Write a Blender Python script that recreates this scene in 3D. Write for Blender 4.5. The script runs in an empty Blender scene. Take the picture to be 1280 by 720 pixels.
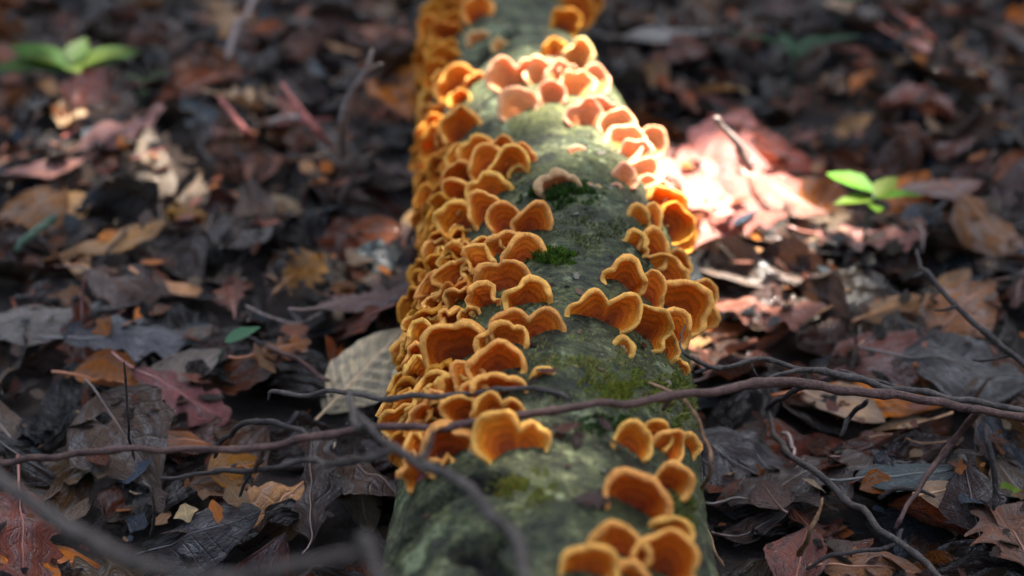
import bpy, math, random
import numpy as np
from mathutils import Vector, noise

# ------------------------------------------------------------------ camera, sky, sun, exposure
scene = bpy.context.scene
C = scene.collection
PI = math.pi
FPX, PITCH, CAMZ = 1991.0, math.radians(28.5), 0.49
cam_data = bpy.data.cameras.new('camera')
cam = bpy.data.objects.new('camera', cam_data); C.objects.link(cam)
cam.location = (0, 0, CAMZ)
cam.rotation_euler = (PI / 2 - PITCH, 0, 0)
cam_data.lens = 36 * FPX / 1280
cam_data.sensor_width = 36
cam_data.clip_start = 0.02
cam_data.clip_end = 500
cam_data.dof.use_dof = True
cam_data.dof.focus_distance = 0.75
cam_data.dof.aperture_fstop = 4.7
scene.camera = cam

SUN_AZ, SUN_EL = math.radians(25), math.radians(68)      # azimuth measured from +Y towards +X
SUNV = Vector((math.sin(SUN_AZ) * math.cos(SUN_EL), math.cos(SUN_AZ) * math.cos(SUN_EL), math.sin(SUN_EL)))
world = bpy.data.worlds.new('World'); scene.world = world; world.use_nodes = True
wn = world.node_tree.nodes; wl = world.node_tree.links
bg = wn['Background']; sky = wn.new('ShaderNodeTexSky')
sky.sky_type = 'NISHITA'; sky.sun_disc = False
sky.sun_elevation = SUN_EL; sky.sun_rotation = SUN_AZ
sky.air_density = 0.8; sky.dust_density = 4.0; sky.ozone_density = 0.4
wl.new(sky.outputs['Color'], bg.inputs['Color']); bg.inputs['Strength'].default_value = 0.065
sun_data = bpy.data.lights.new('sun', 'SUN'); sun_data.energy = 4.4
sun_data.angle = math.radians(0.5); sun_data.color = (1.0, 0.91, 0.80)
sun = bpy.data.objects.new('sun', sun_data); C.objects.link(sun)
sun.rotation_euler = SUNV.to_track_quat('Z', 'Y').to_euler()
vs = scene.view_settings
vs.view_transform = 'Standard'; vs.look = 'None'; vs.gamma = 1.0; vs.use_curve_mapping = False
vs.exposure = 3.38
scene.cycles.use_denoising = True
scene.cycles.max_bounces = 5; scene.cycles.diffuse_bounces = 2; scene.cycles.glossy_bounces = 2; scene.cycles.transmission_bounces = 3
scene.cycles.transparent_max_bounces = 8

# ------------------------------------------------------------------ small helpers
def ray(px, py):
    """direction of the line of sight through a pixel of the 1280 x 720 photograph, per unit of depth"""
    u, v = (px - 640) / FPX, (py - 360) / FPX
    return Vector((u, math.cos(PITCH) - v * math.sin(PITCH), -math.sin(PITCH) - v * math.cos(PITCH)))
CAM = Vector((0, 0, CAMZ))
def at_z(px, py, z):
    d = ray(px, py)
    return CAM + d * ((z - CAMZ) / d.z)
def to_px(p):
    q = Vector(p) - CAM
    depth = q.y * math.cos(PITCH) - q.z * math.sin(PITCH)
    up = q.y * math.sin(PITCH) + q.z * math.cos(PITCH)
    return 640 + FPX * q.x / depth, 360 - FPX * up / depth, depth
def smooth(a, b, x):
    t = min(1, max(0, (x - a) / (b - a)))
    return t * t * (3 - 2 * t)
def new_mesh(name, verts, faces, smooth_shade=True):
    me = bpy.data.meshes.new(name)
    me.from_pydata([tuple(v) for v in verts], [], faces)
    if smooth_shade:
        me.polygons.foreach_set('use_smooth', [True] * len(me.polygons))
    return me
def link(name, me, mat, parent=None, loc=(0, 0, 0)):
    o = bpy.data.objects.new(name, me); C.objects.link(o)
    if me is not None and mat is not None and not me.materials:
        me.materials.append(mat)
    o.location = loc
    if parent is not None: o.parent = parent
    return o
def empty(name, loc=(0, 0, 0)):
    o = bpy.data.objects.new(name, None); C.objects.link(o); o.location = loc
    o.empty_display_size = 0.01
    return o
def tag(o, label, cat, group=None):
    o['label'] = label; o['category'] = cat
    if group: o['group'] = group
    return o
def color_attr(me, cols, name='Col'):
    a = me.color_attributes.new(name, 'FLOAT_COLOR', 'POINT')
    a.data.foreach_set('color', np.asarray(cols, dtype=np.float32).ravel())
def float_attr(me, name, vals):
    a = me.attributes.new(name, 'FLOAT', 'POINT')
    a.data.foreach_set('value', np.asarray(vals, dtype=np.float32))
def nz(x, y, z): return noise.noise(Vector((x, y, z)))

# ------------------------------------------------------------------ materials
def mat_base(name):
    m = bpy.data.materials.new(name); m.use_nodes = True
    nt = m.node_tree
    return m, nt, nt.nodes, nt.links, nt.nodes['Principled BSDF']
def nd(nt, kind, **kw):
    n = nt.nodes.new(kind)
    for k, v in kw.items(): setattr(n, k, v)
    return n
def ramp(nt, stops, interp='LINEAR'):
    r = nt.nodes.new('ShaderNodeValToRGB'); e = r.color_ramp.elements
    r.color_ramp.interpolation = interp
    while len(e) < len(stops): e.new(0.5)
    for el, (p, c) in zip(e, stops):
        el.position = p; el.color = (c[0], c[1], c[2], 1) if len(c) == 3 else c
    return r
def mixc(nt, fac, a, b, mode='MIX'):
    n = nt.nodes.new('ShaderNodeMix'); n.data_type = 'RGBA'; n.blend_type = mode
    for idx, val in ((0, fac), (6, a), (7, b)):
        if isinstance(val, (int, float)): n.inputs[idx].default_value = val
        elif isinstance(val, tuple): n.inputs[idx].default_value = (*val, 1) if len(val) == 3 else val
        else: nt.links.new(val, n.inputs[idx])
    return n.outputs[2]
def math_n(nt, op, a, b=None):
    n = nt.nodes.new('ShaderNodeMath'); n.operation = op
    for i, val in enumerate((a, b)):
        if val is None: continue
        if isinstance(val, (int, float)): n.inputs[i].default_value = val
        else: nt.links.new(val, n.inputs[i])
    return n.outputs[0]
def noise_n(nt, vec, scale, detail=4, rough=0.6, dist=0.0):
    n = nt.nodes.new('ShaderNodeTexNoise')
    n.inputs['Scale'].default_value = scale; n.inputs['Detail'].default_value = detail
    n.inputs['Roughness'].default_value = rough; n.inputs['Distortion'].default_value = dist
    if vec is not None: nt.links.new(vec, n.inputs['Vector'])
    return n.outputs['Fac']
def bump_n(nt, h, dist, strength=1.0, normal=None):
    b = nt.nodes.new('ShaderNodeBump'); b.inputs['Distance'].default_value = dist; b.inputs['Strength'].default_value = strength
    nt.links.new(h, b.inputs['Height'])
    if normal is not None: nt.links.new(normal, b.inputs['Normal'])
    return b.outputs['Normal']

def make_leaf_material():
    m, nt, N, L, bs = mat_base('dead_leaf')
    at = nd(nt, 'ShaderNodeAttribute', attribute_name='Col')
    leafc = nd(nt, 'ShaderNodeAttribute', attribute_name='LeafUV')     # t along, s across, seed
    sep = nd(nt, 'ShaderNodeSeparateXYZ'); L.new(leafc.outputs['Vector'], sep.inputs[0])
    t, s, seed = sep.outputs[0], sep.outputs[1], sep.outputs[2]
    sa = math_n(nt, 'ABSOLUTE', s)
    geo = nd(nt, 'ShaderNodeNewGeometry')
    big = noise_n(nt, leafc.outputs['Vector'], 3.2, 3, 0.68, 0.6)
    fine = noise_n(nt, leafc.outputs['Vector'], 26, 2, 0.6)
    # side veins: fine lines running forward from the midrib
    ph = math_n(nt, 'MULTIPLY', math_n(nt, 'SUBTRACT', t, math_n(nt, 'MULTIPLY', sa, 0.22)), 9.0)
    fr = math_n(nt, 'ABSOLUTE', math_n(nt, 'SUBTRACT', math_n(nt, 'FRACT', ph), 0.5))
    vein = ramp(nt, [(0.0, (1, 1, 1)), (0.05, (0.6, 0.6, 0.6)), (0.12, (0, 0, 0))]); L.new(fr, vein.inputs[0])
    mid = ramp(nt, [(0.0, (1, 1, 1)), (0.03, (0.9, 0.9, 0.9)), (0.07, (0, 0, 0))]); L.new(sa, mid.inputs[0])
    vv = math_n(nt, 'MAXIMUM', math_n(nt, 'MULTIPLY', vein.outputs[0], 0.55), mid.outputs[0])
    mott = ramp(nt, [(0.28, (0.35, 0.32, 0.31)), (0.5, (0.9, 0.88, 0.86)), (0.72, (1.45, 1.38, 1.3))]); L.new(big, mott.inputs[0])
    c = mixc(nt, 1.0, at.outputs['Color'], mott.outputs[0], 'MULTIPLY')
    spots = ramp(nt, [(0.60, (1, 1, 1)), (0.70, (0.35, 0.3, 0.28))]); L.new(fine, spots.inputs[0])
    c = mixc(nt, 0.8, c, spots.outputs[0], 'MULTIPLY')
    c = mixc(nt, math_n(nt, 'MULTIPLY', vv, 0.5), c, mixc(nt, 1.0, at.outputs['Color'], (1.9, 1.75, 1.6), 'MULTIPLY'))
    # the underside is paler and greyer
    under = mixc(nt, 0.25, c, (0.13, 0.105, 0.09))
    c = mixc(nt, geo.outputs['Backfacing'], c, under)
    L.new(c, bs.inputs['Base Color'])
    rg = ramp(nt, [(0.42, (0.13, 0.13, 0.13)), (0.56, (0.68, 0.68, 0.68))]); L.new(big, rg.inputs[0])
    rgh = math_n(nt, 'ADD', rg.outputs[0], math_n(nt, 'MULTIPLY', at.outputs['Alpha'], 0.3))
    L.new(rgh, bs.inputs['Roughness'])
    sp_ = ramp(nt, [(0.42, (1.0, 1.0, 1.0)), (0.56, (0.12, 0.12, 0.12))]); L.new(big, sp_.inputs[0]); L.new(sp_.outputs[0], bs.inputs['Specular IOR Level'])
    h = math_n(nt, 'ADD', math_n(nt, 'MULTIPLY', vv, -0.6), math_n(nt, 'ADD', fine, math_n(nt, 'MULTIPLY', big, 2.2)))
    L.new(bump_n(nt, h, 0.0022, 0.9), bs.inputs['Normal'])
    tr = nd(nt, 'ShaderNodeBsdfTranslucent')
    L.new(mixc(nt, 1.0, c, (1.5, 0.95, 0.6), 'MULTIPLY'), tr.inputs['Color'])
    mx = nd(nt, 'ShaderNodeMixShader'); mx.inputs[0].default_value = 0.10
    L.new(bs.outputs[0], mx.inputs[1]); L.new(tr.outputs[0], mx.inputs[2])
    L.new(mx.outputs[0], N['Material Output'].inputs['Surface'])
    return m
M_LEAF = make_leaf_material()

def make_green_material():
    m, nt, N, L, bs = mat_base('green_leaf')
    leafc = nd(nt, 'ShaderNodeAttribute', attribute_name='LeafUV')
    at = nd(nt, 'ShaderNodeAttribute', attribute_name='Col')
    f = noise_n(nt, leafc.outputs['Vector'], 8, 3)
    c = mixc(nt, f, mixc(nt, 1.0, at.outputs['Color'], (0.7, 0.75, 0.6), 'MULTIPLY'), mixc(nt, 1.0, at.outputs['Color'], (1.3, 1.25, 1.2), 'MULTIPLY'))
    L.new(c, bs.inputs['Base Color']); bs.inputs['Roughness'].default_value = 0.6; bs.inputs['Specular IOR Level'].default_value = 0.2
    tr = nd(nt, 'ShaderNodeBsdfTranslucent'); L.new(mixc(nt, 1.0, c, (1.3, 1.6, 0.5), 'MULTIPLY'), tr.inputs['Color'])
    mx = nd(nt, 'ShaderNodeMixShader'); mx.inputs[0].default_value = 0.4
    L.new(bs.outputs[0], mx.inputs[1]); L.new(tr.outputs[0], mx.inputs[2])
    L.new(mx.outputs[0], N['Material Output'].inputs['Surface'])
    return m
M_GREEN = make_green_material()

def make_fungus_material(name, tint, pale, stops=None):
    m, nt, N, L, bs = mat_base(name)
    ta = nd(nt, 'ShaderNodeAttribute', attribute_name='ring').outputs['Fac']
    bk = nd(nt, 'ShaderNodeAttribute', attribute_name='outer').outputs['Fac']
    tc = nd(nt, 'ShaderNodeTexCoord').outputs['Object']
    wob = noise_n(nt, tc, 170, 4, 0.6)
    fine = noise_n(nt, tc, 1400, 2, 0.6)
    tt = math_n(nt, 'ADD', ta, math_n(nt, 'MULTIPLY', math_n(nt, 'SUBTRACT', wob, 0.5), 0.26))
    inner = ramp(nt, [(0.00, (0.055, 0.043, 0.036)), (0.08, (0.085, 0.048, 0.03)), (0.14, (0.13, 0.024, 0.004)), (0.30, (0.36, 0.056, 0.002)),
                      (0.50, (0.62, 0.120, 0.003)), (0.68, (0.84, 0.225, 0.007)), (0.86, (0.94, 0.39, 0.035)), (1.0, pale)])
    if stops:
        for el, (p_, c_) in zip(inner.color_ramp.elements, stops): el.position = p_; el.color = (*c_, 1)
    L.new(tt, inner.inputs[0])
    outer = ramp(nt, [(0.0, (0.20, 0.10, 0.03)), (0.4, (0.50, 0.17, 0.014)), (0.75, (0.80, 0.27, 0.014)), (1.0, pale)])
    L.new(tt, outer.inputs[0])
    c = mixc(nt, bk, inner.outputs[0], outer.outputs[0])
    # concentric growth zones
    z = nd(nt, 'ShaderNodeMath', operation='SINE'); L.new(math_n(nt, 'MULTIPLY', tt, 38.0), z.inputs[0])
    zz = math_n(nt, 'ADD', math_n(nt, 'MULTIPLY', z.outputs[0], 0.13), 0.93)
    cz = nd(nt, 'ShaderNodeVectorMath', operation='SCALE'); L.new(c, cz.inputs[0]); L.new(zz, cz.inputs['Scale'])
    c = mixc(nt, 1.0, cz.outputs[0], tint, 'MULTIPLY')
    c = mixc(nt, 1.0, c, nd(nt, 'ShaderNodeObjectInfo').outputs['Color'], 'MULTIPLY')
    fz = ramp(nt, [(0.3, (0.78, 0.76, 0.72)), (0.7, (1.18, 1.18, 1.18))]); L.new(fine, fz.inputs[0])
    c = mixc(nt, 1.0, c, fz.outputs[0], 'MULTIPLY')
    L.new(c, bs.inputs['Base Color'])
    bs.inputs['Roughness'].default_value = 0.72
    bs.inputs['Specular IOR Level'].default_value = 0.25
    bs.inputs['Sheen Weight'].default_value = 0.06
    bs.inputs['Sheen Tint'].default_value = (1, 0.8, 0.5, 1)
    h = math_n(nt, 'ADD', math_n(nt, 'MULTIPLY', wob, 2.0), math_n(nt, 'ADD', fine, math_n(nt, 'MULTIPLY', z.outputs[0], 0.25)))
    L.new(bump_n(nt, h, 0.0007, 0.8), bs.inputs['Normal'])
    tr = nd(nt, 'ShaderNodeBsdfTranslucent'); L.new(mixc(nt, 1.0, c, (1.15, 0.8, 0.5), 'MULTIPLY'), tr.inputs['Color'])
    mx = nd(nt, 'ShaderNodeMixShader'); mx.inputs[0].default_value = 0.28
    L.new(bs.outputs[0], mx.inputs[1]); L.new(tr.outputs[0], mx.inputs[2])
    L.new(mx.outputs[0], N['Material Output'].inputs['Surface'])
    return m
M_FUN = make_fungus_material('orange_bracket', (1, 1, 1), (0.96, 0.54, 0.13))
M_FUN_OCHRE = make_fungus_material('ochre_bracket', (0.86, 0.84, 0.7), (0.84, 0.38, 0.05))
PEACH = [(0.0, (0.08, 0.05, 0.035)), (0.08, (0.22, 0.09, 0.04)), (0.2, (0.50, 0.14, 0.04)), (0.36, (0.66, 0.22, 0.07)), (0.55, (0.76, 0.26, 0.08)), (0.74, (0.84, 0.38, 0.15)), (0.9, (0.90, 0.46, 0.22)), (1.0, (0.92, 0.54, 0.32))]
M_FUN_SUNLIT = make_fungus_material('sunlit_bracket', (1, 1, 1), (0.92, 0.54, 0.32), PEACH)  # paler copy of the orange bracket, with sunlight painted into its colour
M_FUN_PALE = make_fungus_material('pale_bracket', (0.88, 0.95, 0.75), (0.78, 0.62, 0.36), PEACH)

def make_bark():
    m, nt, N, L, bs = mat_base('mossy_bark')
    tc = nd(nt, 'ShaderNodeTexCoord').outputs['Object']
    mp = nd(nt, 'ShaderNodeMapping'); mp.inputs['Scale'].default_value = (1, 1.1, 1); L.new(tc, mp.inputs[0])
    v = mp.outputs[0]
    big = noise_n(nt, v, 14, 5, 0.62, 0.4)
    mid = noise_n(nt, v, 62, 5, 0.72, 0.25)
    fin = noise_n(nt, v, 330, 4, 0.7)
    base = ramp(nt, [(0.36, (0.012, 0.014, 0.009)), (0.45, (0.045, 0.049, 0.032)), (0.54, (0.105, 0.108, 0.072)), (0.64, (0.24, 0.24, 0.17))])
    L.new(mid, base.inputs[0])
    green = ramp(nt, [(0.36, (0.008, 0.014, 0.007)), (0.48, (0.034, 0.048, 0.022)), (0.64, (0.13, 0.145, 0.065))]); L.new(mid, green.inputs[0])
    gm = ramp(nt, [(0.42, (0, 0, 0)), (0.60, (1, 1, 1))]); L.new(big, gm.inputs[0])
    c = mixc(nt, gm.outputs[0], base.outputs[0], green.outputs[0])
    # yellow-green algae
    ym = noise_n(nt, v, 9, 4, 0.6, 0.3)
    yr = ramp(nt, [(0.52, (0, 0, 0)), (0.66, (0.85, 0.85, 0.85))]); L.new(ym, yr.inputs[0])
    yc = ramp(nt, [(0.3, (0.045, 0.055, 0.018)), (0.7, (0.19, 0.195, 0.075))]); L.new(fin, yc.inputs[0])
    c = mixc(nt, yr.outputs[0], c, yc.outputs[0])
    # pale lichen crusts and specks
    vo = nd(nt, 'ShaderNodeTexVoronoi'); vo.inputs['Scale'].default_value = 75; L.new(v, vo.inputs['Vector'])
    lr = ramp(nt, [(0.10, (1, 1, 1)), (0.20, (0, 0, 0))])
    L.new(math_n(nt, 'ADD', vo.outputs['Distance'], math_n(nt, 'MULTIPLY', math_n(nt, 'SUBTRACT', fin, 0.5), 0.5)), lr.inputs[0])
    lm = ramp(nt, [(0.5, (0, 0, 0)), (0.6, (1, 1, 1))]); L.new(noise_n(nt, v, 33, 3), lm.inputs[0])
    c = mixc(nt, math_n(nt, 'MULTIPLY', lr.outputs[0], math_n(nt, 'MULTIPLY', lm.outputs[0], 0.8)), c, (0.46, 0.50, 0.38))
    pl = ramp(nt, [(0.57, (0, 0, 0)), (0.63, (0.8, 0.8, 0.8))]); L.new(noise_n(nt, v, 30, 5, 0.7, 0.3), pl.inputs[0])
    c = mixc(nt, pl.outputs[0], c, mixc(nt, fin, (0.20, 0.23, 0.18), (0.38, 0.42, 0.33)))
    # cracks
    cr = nd(nt, 'ShaderNodeTexVoronoi', feature='DISTANCE_TO_EDGE'); cr.inputs['Scale'].default_value = 42
    dv = nd(nt, 'ShaderNodeVectorMath', operation='ADD')
    nc = nd(nt, 'ShaderNodeTexNoise'); nc.inputs['Scale'].default_value = 70; L.new(v, nc.inputs['Vector'])
    ns = nd(nt, 'ShaderNodeVectorMath', operation='SCALE'); L.new(nc.outputs['Color'], ns.inputs[0]); ns.inputs['Scale'].default_value = 0.03
    L.new(v, dv.inputs[0]); L.new(ns.outputs[0], dv.inputs[1]); L.new(dv.outputs[0], cr.inputs['Vector'])
    ck = ramp(nt, [(0.0, (1, 1, 1)), (0.05, (0, 0, 0))]); L.new(cr.outputs['Distance'], ck.inputs[0])
    ckm = math_n(nt, 'MULTIPLY', ck.outputs[0], gm.outputs[0])
    c = mixc(nt, math_n(nt, 'MULTIPLY', ckm, 0.35), c, (0.02, 0.02, 0.016))
    spk = ramp(nt, [(0.33, (0.22, 0.22, 0.22)), (0.45, (0.92, 0.92, 0.92)), (0.58, (1.1, 1.1, 1.05)), (0.69, (2.1, 2.1, 1.9))]); L.new(fin, spk.inputs[0])
    c = mixc(nt, 1.0, c, spk.outputs[0], 'MULTIPLY')
    c = mixc(nt, 1.0, c, (0.78, 0.83, 0.58), 'MULTIPLY')
    torn = nd(nt, 'ShaderNodeAttribute', attribute_name='torn').outputs['Fac']
    c = mixc(nt, torn, c, (0.012, 0.009, 0.007))
    L.new(c, bs.inputs['Base Color'])
    bs.inputs['Roughness'].default_value = 0.68
    bs.inputs['Specular IOR Level'].default_value = 0.35
    h = math_n(nt, 'ADD', math_n(nt, 'MULTIPLY', mid, 2.5), fin)
    L.new(bump_n(nt, h, 0.0038, 1.0), bs.inputs['Normal'])
    return m
M_BARK = make_bark()

def make_twig_material(name, a, b, rough=0.55):
    m, nt, N, L, bs = mat_base(name)
    tc = nd(nt, 'ShaderNodeTexCoord').outputs['Object']
    n1 = noise_n(nt, tc, 120, 4, 0.65); n2 = noise_n(nt, tc, 900, 3, 0.6)
    r = ramp(nt, [(0.32, a), (0.68, b)]); L.new(n1, r.inputs[0])
    sp = ramp(nt, [(0.3, (0.6, 0.6, 0.6)), (0.7, (1.3, 1.3, 1.3))]); L.new(n2, sp.inputs[0])
    L.new(mixc(nt, 1.0, r.outputs[0], sp.outputs[0], 'MULTIPLY'), bs.inputs['Base Color'])
    bs.inputs['Roughness'].default_value = rough + 0.15
    bs.inputs['Specular IOR Level'].default_value = 0.3
    L.new(bump_n(nt, math_n(nt, 'ADD', n1, math_n(nt, 'MULTIPLY', n2, 0.5)), 0.0016), bs.inputs['Normal'])
    return m
M_TW_PURPLE = make_twig_material('purple_twig_bark', (0.030, 0.013, 0.010), (0.115, 0.062, 0.050), 0.42)
M_TW_GREY = make_twig_material('grey_twig_bark', (0.022, 0.018, 0.015), (0.095, 0.080, 0.068))
M_TW_DARK = make_twig_material('dark_twig_bark', (0.014, 0.012, 0.011), (0.055, 0.045, 0.04))
M_TW_PALE = make_twig_material('pale_twig_bark', (0.16, 0.12, 0.10), (0.38, 0.31, 0.27))
M_TW_RED = make_twig_material('red_stem', (0.20, 0.045, 0.035), (0.42, 0.14, 0.11), 0.4)
M_TW_TAN = make_twig_material('tan_stem', (0.13, 0.065, 0.03), (0.32, 0.19, 0.10))
M_TW_GREEN = make_twig_material('green_stem', (0.02, 0.045, 0.028), (0.06, 0.11, 0.07), 0.5)

def make_soil():
    m, nt, N, L, bs = mat_base('dark_soil')
    tc = nd(nt, 'ShaderNodeTexCoord').outputs['Object']
    n1 = noise_n(nt, tc, 40, 6, 0.7)
    r = ramp(nt, [(0.3, (0.008, 0.006, 0.005)), (0.7, (0.05, 0.036, 0.026))]); L.new(n1, r.inputs[0])
    L.new(r.outputs[0], bs.inputs['Base Color']); bs.inputs['Roughness'].default_value = 0.85
    L.new(bump_n(nt, n1, 0.01), bs.inputs['Normal'])
    return m
M_SOIL = make_soil()
def make_moss():
    m, nt, N, L, bs = mat_base('moss')
    at = nd(nt, 'ShaderNodeAttribute', attribute_name='Col')
    L.new(at.outputs['Color'], bs.inputs['Base Color']); bs.inputs['Roughness'].default_value = 0.6
    tr = nd(nt, 'ShaderNodeBsdfTranslucent'); L.new(mixc(nt, 1.0, at.outputs['Color'], (1.3, 1.5, 0.6), 'MULTIPLY'), tr.inputs['Color'])
    mx = nd(nt, 'ShaderNodeMixShader'); mx.inputs[0].default_value = 0.3
    L.new(bs.outputs[0], mx.inputs[1]); L.new(tr.outputs[0], mx.inputs[2])
    L.new(mx.outputs[0], N['Material Output'].inputs['Surface'])
    return m
M_MOSS = make_moss()

# ------------------------------------------------------------------ setting: ground sheet
g = link('ground', new_mesh('ground', [(-150, -150, 0), (150, -150, 0), (150, 150, 0), (-150, 150, 0)], [(0, 1, 2, 3)]), M_SOIL)
g['kind'] = 'structure'

# ------------------------------------------------------------------ the fallen log
AXZ = 0.060
ROWS = [(-90, 640), (0, 641), (60, 640), (100, 641), (150, 656), (200, 676), (300, 699), (400, 697), (500, 688), (600, 684), (700, 684), (760, 684)]
_cl = sorted(((at_z(cx, r, AXZ).y, at_z(cx, r, AXZ).x) for r, cx in ROWS))
_cy = np.array([c[0] for c in _cl]); _cx = np.array([c[1] for c in _cl])
_yy = np.linspace(-0.6, 3.4, 801)
_xx = np.interp(_yy, _cy, _cx)
_k = np.exp(-np.linspace(-2, 2, 33) ** 2); _k /= _k.sum()
_xx = np.convolve(np.pad(_xx, 16, mode='edge'), _k, 'valid')
def log_x(y): return float(np.interp(y, _yy, _xx))
def log_r(y, th):
    """radius of the log; th = 0 on top, positive towards +X"""
    ct, st = math.cos(th), math.sin(th)
    r = 0.0700 + 0.004 * nz(ct * 1.3, y * 4.0, st * 1.3) - 0.010 * smooth(0.80, 1.25, y)
    r += 0.0022 * nz(ct * 4 + 9, y * 18, st * 4)
    return r
def log_point(y, th, off=0.0):
    r = log_r(y, th) + off
    return Vector((log_x(y) + r * math.sin(th), y, AXZ + r * math.cos(th)))
def log_inside(p):
    dx, dz = p.x - log_x(p.y), p.z - AXZ
    return math.hypot(dx, dz) - log_r(p.y, math.atan2(dx, dz))
def log_hit(px, py):
    """where the line of sight meets the log, or its closest pass"""
    d = ray(px, py).normalized()
    best = None
    s = 0.35
    while s < 1.9:
        p = CAM + d * s
        e = log_inside(p)
        if best is None or e < best[0]: best = (e, p.copy())
        if e < 0.0004: return p
        s += max(0.0005, e * 0.7)
    e, p = best
    th = math.atan2(p.x - log_x(p.y), p.z - AXZ)
    return log_point(p.y, th)
# torn bark: dark grooves along a curved line at the near end, and knot holes, as pixel positions on the log's skin
GROOVES = []
for pts, rad, dep in [([(498, 690), (512, 665), (532, 640), (556, 622), (580, 608), (606, 601), (630, 606)], 0.0054, 0.014),
                      ([(572, 690), (592, 694)], 0.0050, 0.010), ([(614, 678), (615, 680)], 0.0055, 0.016), ([(605, 706), (624, 728)], 0.005, 0.010),
                      ([(640, 40), (625, 52), (600, 75), (585, 92)], 0.006, 0.008)]:
    P = [log_hit(*q) for q in pts]
    GROOVES.append(([np.array(p) for p in P], rad, dep))
_allg = np.array([p for G in GROOVES for p in G[0]])
def groove_depth(p):
    q = np.array(p)
    if np.min(np.sum((_allg - q) ** 2, axis=1)) > 0.05 ** 2: return 0.0
    best = 0.0
    for P, rad, dep in GROOVES:
        for a, b in zip(P[:-1], P[1:]):
            ab = b - a; t = np.clip(np.dot(q - a, ab) / max(1e-12, np.dot(ab, ab)), 0, 1)
            dist = np.linalg.norm(q - a - t * ab) + 0.0012 * nz(q[0] * 200, q[1] * 200, q[2] * 200)
            if dist < rad * 1.6: best = max(best, dep * (1 - smooth(rad * 0.75, rad * 1.25, dist)))
    return best
def build_log():
    ys = np.concatenate([np.linspace(-0.3, 0.42, 40)[:-1], np.linspace(0.42, 1.45, 520)[:-1], np.linspace(1.45, 2.9, 70)])
    nth = 200
    ths = [(-PI + 2 * PI * k / nth) for k in range(nth)]
    V, torn = [], []
    for y in ys:
        for th in ths:
            off = gd = 0.0
            if 0.42 < y < 1.45 and abs(th) < 2.0:
                p = log_point(y, th)
                off = 0.0011 * nz(p.x * 120, p.y * 70, p.z * 120) + 0.0011 * (0.5 - abs(nz(p.x * 230, p.y * 130, p.z * 230))) + 0.0006 * nz(p.x * 480, p.y * 380, p.z * 480)
                gd = groove_depth(p); off -= gd
            V.append(log_point(y, th, off)); torn.append(min(1, gd / 0.006))
    F = []
    n = len(ys)
    for i in range(n - 1):
        for k in range(nth):
            k2 = (k + 1) % nth
            F.append((i * nth + k, i * nth + k2, (i + 1) * nth + k2, (i + 1) * nth + k))
    F.append(tuple(range(nth))[::-1]); F.append(tuple((n - 1) * nth + k for k in range(nth)))
    root = tag(empty('fallen_log', (log_x(0.5), 0.5, 0)), 'mossy grey-green fallen log running away through the leaf litter, fringed with orange fungi', 'log')
    me = new_mesh('bark', [v - root.location for v in V], F)
    float_attr(me, 'torn', torn)
    link('bark', me, M_BARK, root)
    return root
LOG = build_log()

# ------------------------------------------------------------------ leaf litter on a height field
HX0, HY0, HS, HNX, HNY = -1.3, 0.2, 0.006, 434, 434
rng = random.Random(11)
gx = HX0 + HS * np.arange(HNX); gy = HY0 + HS * np.arange(HNY)
HF = np.zeros((HNX, HNY))
for i in range(HNX):
    for j in range(0, HNY):
        HF[i, j] = 0.012 + 0.012 * nz(gx[i] * 5, gy[j] * 5, 3.3)
HF = np.maximum(HF, 0.002)
def hf_at(x, y):
    i = int(min(HNX - 1, max(0, (x - HX0) / HS))); j = int(min(HNY - 1, max(0, (y - HY0) / HS)))
    return float(HF[i, j])
def ground_pt(px, py, off=0.0):
    z = 0.03
    for _ in range(6):
        p = at_z(px, py, z + off); z = 0.5 * z + 0.5 * hf_at(p.x, p.y)
    return at_z(px, py, z + off)

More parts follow.
